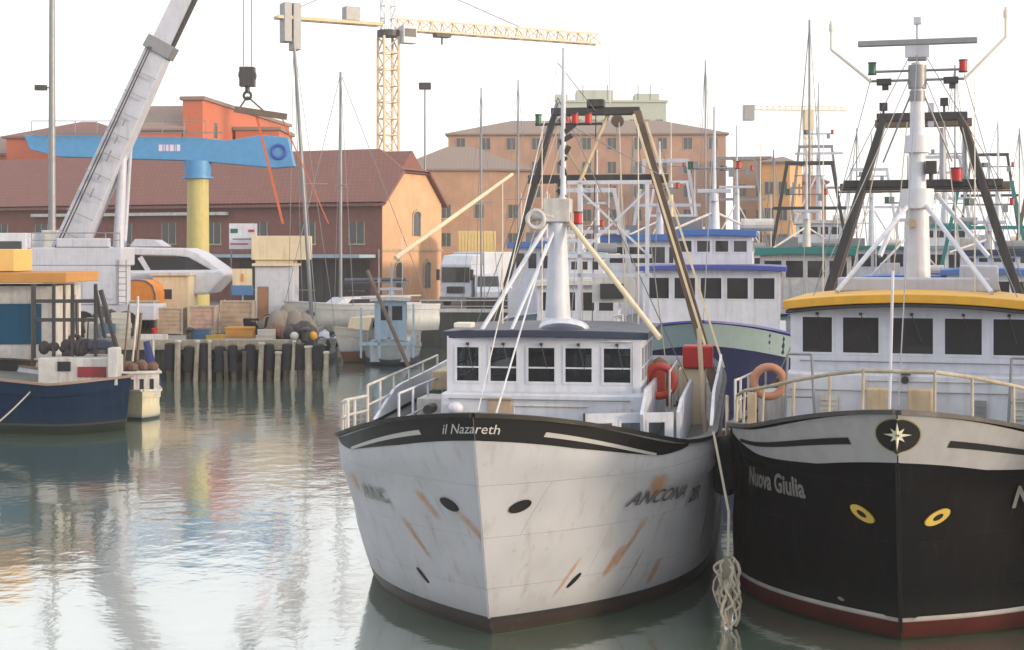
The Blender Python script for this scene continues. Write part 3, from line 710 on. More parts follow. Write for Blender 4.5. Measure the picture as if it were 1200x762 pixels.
t = thing('van', 'small white van beside the lorry behind the barge', 'van', (XW(573, 110), 110, QZ), R(4))
g = G(); g.prismx([(0, .35), (0, 1.15), (.9, 1.4), (1.5, 2.3), (4.9, 2.35), (5, .35)], -.95, .95); obj('body', g, white, t, bevel=.08)
g = G(); g.add([(-.8, .93, 1.46), (.8, .93, 1.46), (.75, 1.42, 2.2), (-.75, 1.42, 2.2)], [(0,1,2,3)]); obj('windscreen', g, dglass, t)
for y in (.9, 4):
    for x in (-1, 1): g = G(); g.tube((x*.75, y, .35), (x*.97, y, .35), .35, n=16); obj('wheel', g, rubber, t, smooth=True)
t = thing('box_container', 'pale yellow container standing on the quay behind the lorry', 'container', (XW(557, 118), 122, QZ), 0)
g = G(); g.box(-1.5, 1.5, 0, 2.4, 3.0, 5.6); g.box(-1.5, 1.5, 0, 2.4, 0, 2.95)
for k in range(12): g.box(-1.4 + k*.25, -1.3 + k*.25, -.04, 0, .1, 5.5)
obj('shell', g, mat('pale_yellow', (.62, .47, .2), .6), t)

# ---------------------------------------------------------------- the white trawler
def sheer_follow(H, d): return lambda y: interp(H.sheer, y) - d
def lerp_tab(*tab): return lambda y: interp(((tab[0]),) + tab[1:], y) if False else _lin(tab, y)
def _lin(tab, y):
    if y <= tab[0][0]: return tab[0][1]
    for (a, p), (b, q) in zip(tab[:-1], tab[1:]):
        if y <= b: return p + (q - p) * (y - a) / (b - a)
    return tab[-1][1]
def radar(parent, c, w, m=white, r=.1):
    g = G(); g.tube((c[0], c[1], c[2] - .3), (c[0], c[1], c[2]), .16, .12, 12); g.box(c[0] - w/2, c[0] + w/2, c[1] - .07, c[1] + .07, c[2], c[2] + .14)
    return obj('radar_scanner', g, m, parent, bevel=.02)
def whip(parent, p, h, r=.018, name='whip_antenna'):
    g = G(); g.tube(p, (p[0], p[1], p[2] + h), r, r * .5, 6); return obj(name, g, lampglass, parent)
def floodlight(parent, c):
    g = G(); g.box(c[0]-.14, c[0]+.14, c[1]-.1, c[1]+.06, c[2]-.1, c[2]+.1); g.box(c[0]-.02, c[0]+.02, c[1]-.02, c[1]+.02, c[2]+.1, c[2]+.25); return obj('floodlight', g, dsteel, parent, bevel=.015)
def lifebuoy(label, loc, rz, m=None, R_=.3, group=None):
    g = G(); g.torus((0, 0, 0), R_, .08, 'y')
    o = obj('lifebuoy', g, m or mat('orange_plastic', (.55, .10, .03), .5), smooth=True); o.location = loc; o.rotation_euler = (0, 0, rz); tag(o, label, 'lifebuoy', group); return o

YA = R(9)
HA = Hull(L=21, B=3.3, sheer=((0, 3.57), (3.2, 2.82), (6, 2.64), (12, 2.74), (21, 3.0)), rake=1.45, Ld=6.2, Lw=8.2, nd=3.2, nw=3.2, vk=.80, wl=.97)
hA = hull_mat('white_hull_paint', (.37, .38, .415), (.035, .02, .018), (.012, .012, .012), zl=.26, streak=.42, rough=.4)
LA = Vector((-.56, 22.15, 0))
A = thing('fishing_trawler', 'white trawler with a rust-streaked hull and black name band at its bow', 'fishing boat', LA, -YA, 'trawlers moored with bows to the camera')
mA = Matrix.Translation(LA) @ Matrix.Rotation(-YA, 4, 'Z')
build_hull(HA, hA, A, deckm, black, innermat=white)
topA = sheer_follow(HA, .0)
hull_band(HA, A, 'name_band', black, 0, 3.4, lambda y: interp(HA.sheer, y) - _lin(((0, .36), (1.2, .34), (2.6, .22), (3.4, .04)), y), lambda y: interp(HA.sheer, y) - .0, n=26)
stripe = mat('grey_stripe_paint', (.36, .36, .36), .5)
for sd_ in (1, -1):
    hull_band(HA, A, 'band_stripe', stripe, .75, 2.5, lambda y: interp(HA.sheer, y) - .235, lambda y: interp(HA.sheer, y) - .235 + _lin(((.75, .07), (2.5, .04)), y), sides=(sd_,), off=.02, n=14)
# name on the bow, wrapped over the blunt stem
g = G(); v, f = text_mesh("il Nazareth", .2, .3, .0); vs = []
for a, b, c in v:
    a -= .10; sd_ = 1 if a > 0 else -1; aa = abs(a); y = 0; 
    # walk along the deck line until the half-breadth arc reaches |a|
    lo, hi = 0, 2.0
    for _ in range(22):
        mid = (lo + hi) / 2; z = interp(HA.sheer, mid) - .185 + b; bb = HA.at(max(mid, HA.ys(z) + .0005), z, 1, 0)[0]
        if bb < aa: lo = mid
        else: hi = mid
    z = interp(HA.sheer, mid) - .185 + b; p = HA.at(max(mid, HA.ys(min(z, HA.zb)) + .0005), z, sd_, .02); vs.append((a, p[1] - .05, z))
g.add(vs, f); obj('name_lettering', g, mat('pale_lettering', (.42, .42, .41), .5), A, flat=True)
hull_text(HA, A, 'ANCONA', .30, 3.0, 2.0, 1, mat('faded_black_lettering', (.06, .06, .07), .6), shear=.3, tilt=-.03, bold=.006)
hull_text(HA, A, '2IR', .34, 4.15, 1.86, 1, MATS['faded_black_lettering'], bold=.012)
hull_text(HA, A, 'ANC', .30, 2.35, 2.02, -1, mat('grey_lettering', (.17, .19, .19), .6), bold=.01, tilt=.0)
for sd_ in (1, -1):
    hull_disc(HA, A, .95, 2.12, sd_, .105, .088, black, 'hawse_hole', off=.02, tilt=.95)
    hull_disc(HA, A, 2.15, .78, sd_, .03, .12, black, 'scupper', off=.02, tilt=-.35)
hull_stain(HA, A, .9, 2.08, .18, .85, -1, lean=-.25); hull_stain(HA, A, 1.35, 2.3, .16, .5, -1, lean=-.12)
hull_stain(HA, A, 1.95, 1.8, .16, .75, -1, lean=-.2); hull_stain(HA, A, 2.75, 2.42, .6, .45, 1, lean=.1); hull_stain(HA, A, 2.9, 1.75, .16, .95, 1, lean=-.2)
hull_stain(HA, A, 2.7, 1.3, .25, .6, 1, lean=-.1); hull_stain(HA, A, 5.4, 1.5, .25, .8, 1); hull_stain(HA, A, 3.7, .9, .3, .5, 1); hull_stain(HA, A, 2.9, 2.3, .3, .4, -1, lean=.1)
g = G(); g.beam((0, .11, 3.18), (0, 1.42, .15), .035, .035); obj('stem_bar', g, MATS['white_hull_paint'], A)
# wheelhouse
wz0, wz1 = 2.05, 4.28; y0 = 7.5
lower = G(); lower.box(-1.92, 1.95, y0 - .5, y0 + 5.5, 2.0, 3.22); lw_ = obj('lower_house', lower, white, A, bevel=.03)
fr = [(.16, .66), (.82, 1.40), (1.56, 2.14), (2.28, 2.86), (3.02, 3.60)]
wh = house(A, -.02, y0, 3.76, 3.4, 3.22, wz1, 3.38, 4.10, 5, 4, white, fr=fr, bar=.42)
g = G(); g.box(-1.8, 1.8, y0 + .1, y0 + 3.3, 3.225, 3.25); g.box(-.5, .5, y0 + .45, y0 + .9, 3.25, 3.95); g.tube((0.3, y0+.42, 4.0), (0.3, y0+.38, 4.0), .22, n=16)
obj('helm_console', g, wood, wh)
g = G(); g.ell((-1.25, y0 + .5, 3.55), .16, .12, .22); obj('orange_float', g, mat('orange_plastic', (.55, .10, .03), .5), wh, smooth=True)
roof(A, 0, y0 - .22, 4.0, 4.0, wz1, .14, navy, camber=.05, bow=.25)
g = G(); g.ell((.32, y0 + .35, wz1 + .1), .46, .5, .17, 24, 12); obj('roof_dome', g, navy, A, smooth=True)
g = G(); g.ell((.32, y0 + .55, wz1 + .14), .5, .5, .19, 24, 12); obj('roof_dome_rim', g, white, A, smooth=True)
g = G(); g.box(-1.75, -1.4, y0 - .1, y0 + .3, wz1 + .16, wz1 + .26); obj('roof_lamp', g, lampglass, A, bevel=.02)
g = G(); g.box(-1.0, -.55, y0 - .55, y0 - .505, 2.5, 3.15); obj('tan_hatch', g, tanbox, A, bevel=.01)
g = G(); g.path([(-1.35, y0 - .75, 2.3), (-1.35, y0 - .75, 2.72), (-.95, y0 - .75, 2.72), (-.95, y0 - .75, 2.3)], .025); obj('mooring_frame', g, steel, A)
g = G(); g.box(.1, .8, 4.2, 5.0, 2.1, 2.62); g.tube((.1, 4.6, 2.5), (.8, 4.6, 2.5), .22, n=14); obj('windlass', g, steel, A, bevel=.03)
g = G(); g.tube((-.2, 3.2, 2.2), (-.2, 3.2, 2.95), .09); g.tube((.35, 3.2, 2.2), (.35, 3.2, 2.95), .09); g.tube((-.4, 3.2, 2.75), (.55, 3.2, 2.75), .06); obj('bow_bitts', g, dwhite, A, smooth=True)
# side wing with openings right of the house
g = G(); P, d, nn = wall(g, (1.0, 5.75), (2.55, 6.25), 1.95, 3.0, .06, [(.12, .52), (.62, 1.05), (1.13, 1.5)], 2.25, 2.86)
wg = obj('side_wing', g, white, A)
for a, b in [(.12, .52), (.62, 1.05), (1.13, 1.5)]: window(wg, P, d, nn, a, b, 2.25, 2.86, white, glass, bar=.4)
g = G(); g.prismx([(5.8, 3.0), (7.0, 3.35), (12.9, 3.3), (12.9, 2.2), (6.2, 2.2)], 1.97, 2.03); g.prismx([(6.3, 3.0), (7.5, 3.12), (12.9, 3.12), (12.9, 2.2), (6.3, 2.2)], 2.6, 2.66); obj('side_screen', g, white, A)
# raised side bulwark aft
for sd_ in (1, -1):
    g = G(); vs = []; fs = []; n = 16
    for k in range(n + 1):
        y = 6.5 + 10 * k / n; b, yy, z = HA.pt(1, y / HA.L); z2 = z + _lin(((6.5, .0), (8.5, .5), (16, .55), (16.5, .1)), y)
        vs += [(sd_*(b - .06), yy, z - .02), (sd_*(b - .06), yy, z2), (sd_*(b - .12), yy, z2), (sd_*(b - .12), yy, z - .02)]
    for k in range(n):
        for q in range(4): fs.append((4*k+q, 4*k+4+q, 4*k+4+(q+1)%4, 4*k+(q+1)%4))
    g.add(vs, fs); obj('raised_bulwark', g, white, A, smooth=True)
# port side structures (left in view): railings, hatch, winch
def edge(H, ys, side, inn=.08, dz=0): return [(side * (H.pt(1, y / H.L)[0] - inn), H.pt(1, y / H.L)[1], interp(H.sheer, y) + dz) for y in ys]
rail(A, edge(HA, [2.6, 3.4, 4.3, 5.2, 6.2], -1), .55, dwhite, .028, name='bow_railing')
rail(A, edge(HA, [6.2, 7.2, 8.4, 9.8, 11.2, 12.8], -1), .75, dwhite, .025, name='side_railing')
rail(A, [(-2.6, y, 2.25) for y in (6.4, 7.6, 9, 10.5)], 1.0, white, .025, name='inner_railing')
g = G(); g.box(-2.75, -2.0, 8.6, 9.6, 2.0, 2.95); obj('deck_locker', g, dwhite, A, bevel=.02)
g = G(); g.box(-2.55, -2.15, 7.9, 8.2, 2.3, 2.62); g.tube((-2.35, 7.8, 2.8), (-2.35, 8.3, 2.8), .1); obj('deck_winch', g, dsteel, A)
g = G(); g.box(-2.7, -2.05, 9.8, 12.5, 3.0, 3.4); obj('tan_locker', g, tan, A, bevel=.03)
g = G(); g.tube((-1.6, 6.9, 2.0), (-1.6, 6.9, 2.9), .06, n=8); g.ell((-1.6, 6.85, 2.95), .15, .15, .12); obj('vent_cowl', g, white, A, smooth=True)
# mast with tripod legs
my = 9.0; mx = .08
zt = ZW(258, 31.5)
g = G(); g.tube((mx, my, wz1 + .1), (mx, my, zt), .27, .17, 18); g.tube((mx, my, wz1 + .08), (mx, my, wz1 + .3), .42, .28, 18); mast = obj('mast', g, white, A, smooth=True)
g = G(); g.box(mx - .27, mx + .27, my - .22, my + .25, zt - .05, zt + .42); g.tube((mx - .5, my - .1, zt + .12), (mx - .05, my - .1, zt + .05), .13); g.torus((mx - .42, my - .2, zt + .0), .17, .05); obj('mast_head', g, dwhite, A, smooth=True, bevel=.02)
g = G(); ztop = ZW(60, 31.5); g.tube((mx + .1, my, zt + .4), (mx + .12, my, ztop), .07, .035, 10); obj('topmast', g, white, A, smooth=True)
for px, w_ in ((-.3, .5), (.0, .7)): pass
g = G(); z_ = ZW(148, 31.5); g.beam((mx - .45, my, z_), (mx + .9, my, z_), .05)
for k in range(7): g.beam((mx + .35 - .06*k, my, z_ - .22*k), (mx + .15 - .02*(k % 2)*6, my, z_ - .22*k - .16), .09)
obj('signal_halyard_gear', g, dsteel, A)
nav_lamp(A, (mx + .35, my, z_ + .02), red); nav_lamp(A, (mx + .62, my, z_ + .02), red); nav_lamp(A, (mx - .4, my, z_ + .02), green, .06, .16)
nav_lamp(A, (mx + .42, my - .1, ZW(262, 31.5)), red, .08, .2)
g = G(); g.tube((mx + .12, my, zt + .1), (mx + 2.15, my - 1.6, wz1 + .0), .055, .055, 10); obj('mast_strut', g, cream, A, smooth=True)
g = G(); g.tube((mx - .1, my, zt + .1), (mx - 1.35, my - 1.2, wz1 + .1), .045, .045, 10); obj('mast_strut', g, white, A, smooth=True)
g = G(); g.tube((mx - .05, my - .1, zt - .2), (mx - .75, my - 1.3, wz1 + .1), .035, .035, 10); obj('mast_strut', g, white, A, smooth=True)
# grid mast behind (white frame with lamps)
g = G(); yb = 14.5; X0, X1 = -.1, 1.5; zb_ = ZW(215, 37)
for x in (X0, X1): g.beam((x, yb, 3.0), (x, yb, zb_), .09)
for z in (zb_, zb_ - 1.75, zb_ - 2.2): g.beam((X0 - .3, yb, z), (X1 + .1, yb, z), .09)
g.beam((X0, yb, zb_ - .2), (X1, yb, zb_ - 1.7), .05); g.beam((X1, yb, zb_ - .2), (X0, yb, zb_ - 1.7), .05); obj('lamp_frame', g, white, A)
g = G(); g.mi = 0; g.box(.2, 1.2, yb - .05, yb + .05, zb_ - 2.85, zb_ - 2.25); g.mi = 1; g.box(.4, .95, yb - .16, yb - .052, zb_ - 2.75, zb_ - 2.4); obj('work_light', g, [dwhite, dsteel], A)
radar(A, (.6, yb, zb_ - 3.6), 1.3)
# stern gallows
gy = 17.3; zt1 = ZW(133, 39.8); zt2 = ZW(211, 39.8)
g = G(); g.box(-1.15, 1.12, gy - .12, gy + .12, zt1 - .1, zt1 + .1); g.box(-.22, .22, gy - .2, gy + .2, zt1 + .1, zt1 + .3); obj('gallows_top_beam', g, dsteel, A, bevel=.02)
g = G(); g.box(-1.75, 1.85, gy - .1, gy + .1, zt2 - .11, zt2 + .11); obj('gallows_cross_beam', g, dsteel, A, bevel=.02)
for sd_, m_ in ((1, brownsteel), (-1, dsteel)):
    g = G(); g.beam((sd_*1.05, gy, zt1), (sd_*3.05, gy - .2, 2.4), *((.2, .3, .26, .32) if sd_ > 0 else (.13, .2, .15, .2))); obj('gallows_leg', g, m_, A, bevel=.02)
g = G(); g.beam((.98, gy - .22, zt1 - .1), (2.95, gy - .42, 3.0), .06, .06); g.beam((1.3, gy - .2, zt1 - .3), (3.25, gy - .4, 3.0), .05); obj('gallows_edge_pipe', g, cream, A)
g = G(); g.beam((.3, gy, zt1 - .1), (-.35, gy - .6, zt2 - .1), .07); g.beam((-.9, gy, zt2 + 1.0), (-.2, gy - .6, zt2 - .1), .05); obj('gallows_brace', g, tan, A)
for x in (-.8, .55): 
    g = G(); g.tube((x, gy - .1, zt1 - .25), (x, gy + .1, zt1 - .25), .16, n=14); g.box(x-.04, x+.04, gy-.03, gy+.03, zt1-.3, zt1-.05); obj('net_block', g, brownsteel, A)
nav_lamp(A, (-.75, gy - .1, zt1 - .35), red, .09, .2)
g = G(); g.box(2.35, 2.95, 12.0, 12.6, 2.1, 3.35); obj('net_winch_post', g, cream, A, bevel=.04)
g = G(); g.box(2.45, 3.1, 11.9, 12.5, 3.36, 3.85); obj('red_locker', g, red, A, bevel=.04)
g = G(); g.tube((1.95, 10.0, 2.9), (1.95, 10.0, 3.45), .24, n=18); g.ell((1.95, 10, 3.45), .24, .24, .14); obj('red_drum', g, mat('faded_red', (.45, .05, .03), .5), A, smooth=True)
rail(A, [(2.35, y, 2.7) for y in (8.6, 9.6, 10.6, 11.4)], .85, dwhite, .022, name='side_railing')
g = G(); g.tube((2.98, 10.6, 2.0), (2.85, 10.6, 4.3), .05, n=8); obj('fender_davit', g, cream, A)
wire(A, (mx, my, ztop - .3), (0, .4, 3.6), .01, dwhite); wire(A, (mx, my, ztop - .3), (0, gy, zt1), .01, steel)
for x in (-2.6, 2.6): wire(A, (mx, my, ztop - 1), (x, 12, 3.0), .01, steel)
wire(A, (.0, gy, zt1), (-.4, 20, 3), .012); wire(A, (.6, gy - .1, zt1 - .3), (1.2, 12.4, 3.2), .02, rope); wire(A, (mx - .2, my - .3, zt - .5), (-.55, 4.3, 2.6), .018, white)
whip(A, (-1.2, y0 + 2.4, wz1 + .1), 3.0); whip(A, (1.6, y0 + 2.9, wz1 + .1), 4.2); whip(A, (.35, gy, zt1 + .2), 1.8); whip(A, (-.45, 10.5, wz1), 4.6)
lifebuoy('orange lifebuoy hung behind the white wheelhouse beside the red drum', mA @ Vector((2.1, 9.3, 3.3)), -YA, MATS['faded_red'])

# ---------------------------------------------------------------- the black trawler
YB = R(16)
HB = Hull(L=21, B=3.2, sheer=((0, 3.66), (3.2, 3.0), (6, 2.72), (12, 2.6), (21, 2.9)), rake=1.6, Ld=6.9, Lw=5.2, nd=2.8, nw=3.5, vk=.80)
hB = hull_mat('black_hull_paint', (.006, .006, .007), (.10, .025, .022), (.30, .29, .28), zl=.34, streak=.06, rough=.28)
LB = Vector((5.44, 21.7, 0))
B = thing('fishing_trawler', 'black-hulled trawler with a grey star-badged bow band and yellow wheelhouse roof', 'fishing boat', LB, -YB, 'trawlers moored with bows to the camera')
mB = Matrix.Translation(LB) @ Matrix.Rotation(-YB, 4, 'Z')
build_hull(HB, hB, B, deckm, dsteel, innermat=white)
greyband = mat('grey_band_paint', (.27, .27, .28), .45, var=.2)
hull_band(HB, B, 'bow_band', greyband, 0, 4.3, lambda y: interp(HB.sheer, y) - _lin(((0, .72), (1.5, .66), (3, .42), (4.3, .10)), y), lambda y: interp(HB.sheer, y) - .02, n=30)
for sd_ in (1, -1):
    hull_band(HB, B, 'band_stripe', black, .8, 3.7, lambda y: interp(HB.sheer, y) - _lin(((.8, .43), (3.7, .24)), y), lambda y: interp(HB.sheer, y) - _lin(((.8, .33), (3.7, .18)), y), sides=(sd_,), off=.022, n=16)
# star badge on the stem: an oval plate curved with the bow
def bowpt(a, z, off):
    lo, hi = 0, 2.5
    for _ in range(22):
        mid = (lo + hi) / 2; bb = HB.at(max(mid, HB.ys(z) + .0005), z, 1, 0)[0]
        if bb < abs(a): lo = mid
        else: hi = mid
    return (a, mid - off, z)
def badge(name, pts, off, m):
    g = G(); n = len(pts); q = 8; al = [(a*(q-r_)/q, b*(q-r_)/q) for r_ in range(q) for a, b in pts] + [(0, 0)]
    g.add([bowpt(a, 3.33 + b, off) for a, b in al], [(r_*n + i, r_*n + (i+1) % n, (r_+1)*n + (i+1) % n, (r_+1)*n + i) for r_ in range(q-1) for i in range(n)] + [((q-1)*n + i, (q-1)*n + (i+1) % n, q*n) for i in range(n)])
    return obj(name, g, m, B, flat=True)
ov = [(.31*math.cos(2*math.pi*k/32), .235*math.sin(2*math.pi*k/32) * (1.08 if math.sin(2*math.pi*k/32) < 0 else 1)) for k in range(32)]
badge('badge_rim', [(a*1.06, b*1.06) for a, b in ov], .03, mat('dull_gold', (.20, .18, .07), .5)); badge('badge_plate', ov, .04, black)
st = []
for k in range(16):
    r_ = (.20 if k % 4 == 0 else .14 if k % 2 == 0 else .065); t_ = 2*math.pi*k/16; st.append((r_*math.cos(t_), r_*math.sin(t_)))
badge('badge_star', st, .075, mat('star_cream', (.50, .48, .38), .5))
gl = mat('light_grey_lettering', (.15, .145, .14), .7, var=.5)
hull_text(HB, B, 'Nuova Giulia', .42, 2.7, 2.2, -1, gl, shear=.15, xs=.72, tilt=-.03, bold=.012)
hull_text(HB, B, 'Nuova Giulia', .46, 3.3, 2.16, 1, gl, shear=.15, tilt=-.03, bold=.012)
gold = mat('yellow_ring_paint', (.50, .34, .05), .5, var=.3)
for sd_ in (1, -1):
    hull_disc(HB, B, 1.1, 2.03, sd_, .14, .10, gold, 'hawse_ring', off=.03, tilt=.95, inner=.42)
    hull_disc(HB, B, 1.1, 2.03, sd_, .06, .043, black, 'hawse_hole', off=.02, tilt=.95)
g = G(); g.beam((0, .05, 2.92), (0, 1.55, .2), .06, .05); obj('stem_bar', g, black, B)
hull_band(HB, B, 'white_boot_line', mat('boot_white', (.42, .41, .39), .5, var=.3), 1.6, 14, lambda y: .37, lambda y: .43, off=.015, n=40)
hull_disc(HB, B, 1.95, .55, -1, .03, .03, steel, 'anode'); hull_disc(HB, B, 3.2, 2.75, 1, .1, .1, black, 'side_port', off=.03)
# deckhouse and wheelhouse
y0 = 8.0; z1 = 4.86
g = G(); g.box(-2.32, 2.32, y0 - .7, y0 + 8, 2.1, 3.62); obj('lower_house', g, white, B, bevel=.04)
fr = [(.20, .83), (.97, 1.71), (1.86, 2.72), (2.87, 3.61), (3.75, 4.38)]
wh = house(B, 0, y0, 4.58, 4.4, 3.62, z1, 3.93, 4.68, 5, 4, white, gm=dglass, fr=fr)
roof(B, 0, y0 - .5, 4.85, 5.4, z1 + .09, .17, yellow, camber=.16, bow=.35)
roof(B, 0, y0 - .46, 4.75, 5.2, z1 + .01, .07, dsteel, camber=.16, bow=.35, name='roof_edge')
g = G(); g.tube((-.1, y0 - .8, 3.52), (-.1, y0 - .72, 3.52), .07, n=14); g.box(-.2, 0, y0 - .9, y0 - .7, 3.62, 3.72); obj('bow_searchlight', g, dsteel, B)
for x in (-.55, .19):
    g = G(); g.box(x - .22, x + .22, y0 - 1.5, y0 - 1.2, 2.2, 3.42); obj('tan_bollard', g, tan, B, bevel=.03)
pts = [Vector(p) for p in edge(HB, [5.6, 4.6, 3.6, 2.6, 1.7, 1.0, .5], -1, .1)] + [Vector(p) for p in edge(HB, [.5, 1.0, 1.7, 2.6, 3.6, 4.6, 5.6], 1, .1)]
g = G(); hs = [.35, .5, .58, .6, .6, .6, .6]; hs = hs + hs[::-1]; top = [p + Vector((0, .25, h)) for p, h in zip(pts, hs)]; g.path(top, .03)
for k in range(0, 14): g.tube(pts[k] - Vector((0, 0, .1)), top[k], .022)
obj('bow_railing', g, palew, B, smooth=True)
rail(B, edge(HB, [5.6, 6.6, 7.8, 9.2, 10.8], -1), .8, dwhite, .025, name='side_railing')
rail(B, edge(HB, [5.6, 6.6, 7.8, 9.2, 10.8], 1), .8, dwhite, .025, name='side_railing')
for sd_ in (-1, 1):
    g = G(); x = sd_*2.0; g.path([(x - .3, y0 - 1.2, 2.3), (x - .22, y0 - 1.2, 4.0), (x + .22, y0 - 1.2, 4.0), (x + .3, y0 - 1.2, 2.3)], .025); g.tube((x - .27, y0 - 1.2, 3.2), (x + .27, y0 - 1.2, 3.2), .02); obj('ladder_frame', g, steel, B)
g = G(); g.box(-2.95, -2.4, 8.2, 9.6, 2.0, 3.1); obj('deck_locker', g, dwhite, B, bevel=.03)
g = G(); g.box(-2.9, -2.75, 6.2, 6.35, 2.1, 3.3); obj('yellow_post', g, tan, B)
# mast
my = 13.0; Ym = 21.9 + my*math.cos(YB); s_ = F / Ym
def zB(py, Y=Ym): return ZW(py, Y)
g = G(); g.tube((.0, my, 4.9), (.0, my, zB(235)), .30, .24, 18); g.tube((0, my, zB(235)), (0, my, zB(75)), .20, .13, 18); g.tube((0, my, zB(245)), (0, my, zB(222)), .36, .36, 18); g.tube((0, my, zB(180)), (0, my, zB(160)), .27, .27, 18); obj('mast', g, white, B, smooth=True)
g = G(); g.box(-.26, .26, my - .28, my - .2, zB(70), zB(52)); g.box(-.2, .2, my - .2, my + .2, zB(72), zB(54)); g.tube((0, my, zB(54)), (0, my, zB(25)), .03); g.box(-.08, .08, my-.08, my+.08, zB(30), zB(22)); obj('mast_head', g, lilac, B)
g = G(); g.box(-1.28, 1.28, my - .3, my - .16, zB(56), zB(49)); obj('radar_scanner', g, steel, B, bevel=.02)
g = G(); g.tube((-1.0, my, zB(84)), (1.0, my, zB(84)), .03); g.tube((-1.0, my, zB(95)), (1.0, my, zB(95)), .03); g.tube((0, my, zB(105)), (0, my, zB(78)), .2, .2, 14); g.tube((0, my, zB(120)), (0, my, zB(108)), .17); obj('crosstree', g, steel, B, smooth=True)
for sd_, dz in ((-1, 0), (1, 8)):
    g = G(); g.path([(sd_*1.0, my, zB(96)), (sd_*1.88, my, zB(56 - dz)), (sd_*1.88, my, zB(22 - dz))], .035); g.tube((sd_*1.88, my, zB(34 - dz)), (sd_*1.88, my, zB(26 - dz)), .06); obj('aerial_horn', g, lampglass, B, smooth=True)
    g = G(); g.box(sd_*.72 - .16, sd_*.72 + .16, my - .15, my + .1, zB(100), zB(93)); g.box(sd_*.72 - .04, sd_*.72 + .1, my - .1, my + .05, zB(106), zB(101)); obj('floodlight', g, dsteel, B)
nav_lamp(B, (-.98, my, zB(86)), green, .085, .22); nav_lamp(B, (.98, my, zB(86)), red, .085, .22)
for sd_ in (-1, 1):
    g = G(); g.tube((sd_*.1, my, zB(235)), (sd_*1.5, my - 3.6, 5.1), .05, .05, 8); obj('mast_strut', g, white, B, smooth=True)
    g = G(); g.tube((sd_*.05, my, zB(100)), (sd_*.75, my + .2, zB(190)), .02, n=6); obj('mast_stay', g, steel, B)
g = G(); g.box(.18, .42, my - .25, my - .05, zB(205), zB(190)); g.tube((.3, my-.15, zB(212)), (.3, my-.15, zB(204)), .05); obj('mast_horn', g, dsteel, B)
g = G(); g.tube((-.12, my - .35, zB(262)), (-.12, my - .2, zB(262)), .1, n=14); obj('mast_bell', g, tan, B)
# gallows pair
Yg = 18.2; Yw = 21.9 + Yg*math.cos(YB)
gz = lambda py: ZW(py, Yw)
for k, (yy, m_, sc) in enumerate(((Yg, dsteel, 1.0), (Yg + 2.0, brownsteel, 1.12))):
    g = G(); g.box(-1.12*sc, 1.12*sc, yy - .13, yy + .13, gz(143), gz(133)); obj('gallows_top_beam', g, m_, B, bevel=.02)
    g = G(); g.box(-1.95*sc, 1.98*sc, yy - .1, yy + .1, gz(220), gz(211)); g.box(-2.0*sc, 2.0*sc, yy - .16, yy + .16, gz(222.5), gz(220.5)); obj('gallows_cross_beam', g, m_, B, bevel=.02)
    for sd_ in (-1, 1):
        g = G(); g.beam((sd_*.95*sc, yy, gz(140)), (sd_*3.1, yy - .1, 2.4), .18, .3, .26, .34); obj('gallows_leg', g, m_, B, bevel=.02)
for x, z in ((-.95, gz(126)), (-.1, gz(118)), (.55, gz(122))):
    g = G(); g.box(x - .1, x + .1, Yg - .1, Yg + .1, z - .08, z + .12); g.tube((x, Yg, gz(133)), (x, Yg, z), .03); obj('gallows_lamp', g, dsteel, B)
nav_lamp(B, (.85, Yg - .2, gz(213)), red, .14, .3)
g = G(); g.box(.15, .3, Yg - .1, Yg + .1, gz(150), gz(122)); g.tube((.5, Yg + .4, gz(215)), (.5, Yg + .4, gz(150)), .07); g.tube((1.05, Yg+.2, gz(215)), (1.05, Yg+.2, gz(155)), .06); obj('gallows_upright', g, lilac, B)
g = G(); g.beam((.35, Yg, gz(228)), (1.6, Yg - 1, gz(300)), .09); g.beam((-.4, Yg, gz(228)), (-1.0, Yg - 1, gz(300)), .09); obj('gallows_brace', g, white, B)
wire(B, (0, my, zB(60)), (0, .5, 3.7), .01, steel); wire(B, (-1.0, my, zB(90)), (-2.9, 15, 3), .01, steel); wire(B, (1.0, my, zB(90)), (2.9, 15, 3), .01, steel)
wire(B, (-.22, 4.5, 5.6), (-.28, 4.3, 2.8), .025, white, 'flag_staff'); wire(B, (0, my, zB(60)), (0, Yg, gz(133)), .01, steel)
whip(B, (-1.9, y0 + 3, z1 + .2), 3.5); whip(B, (1.2, y0 + 3, z1 + .2), 4.5)
g = G(); g.box(-1.6, 1.5, y0 + 3.0, y0 + 3.5, z1 + .2, z1 + .5); g.box(.9, 1.7, y0 + 4, y0 + 4.6, z1 + .2, z1 + .75); obj('roof_raft', g, lilac, B, bevel=.04)
lifebuoy('weathered orange lifebuoy on the left rail of the black trawler', mB @ Vector((-2.6, 7.0, 3.45)), -YB + .2, mat('weathered_orange', (.36, .17, .10), .7), .28)

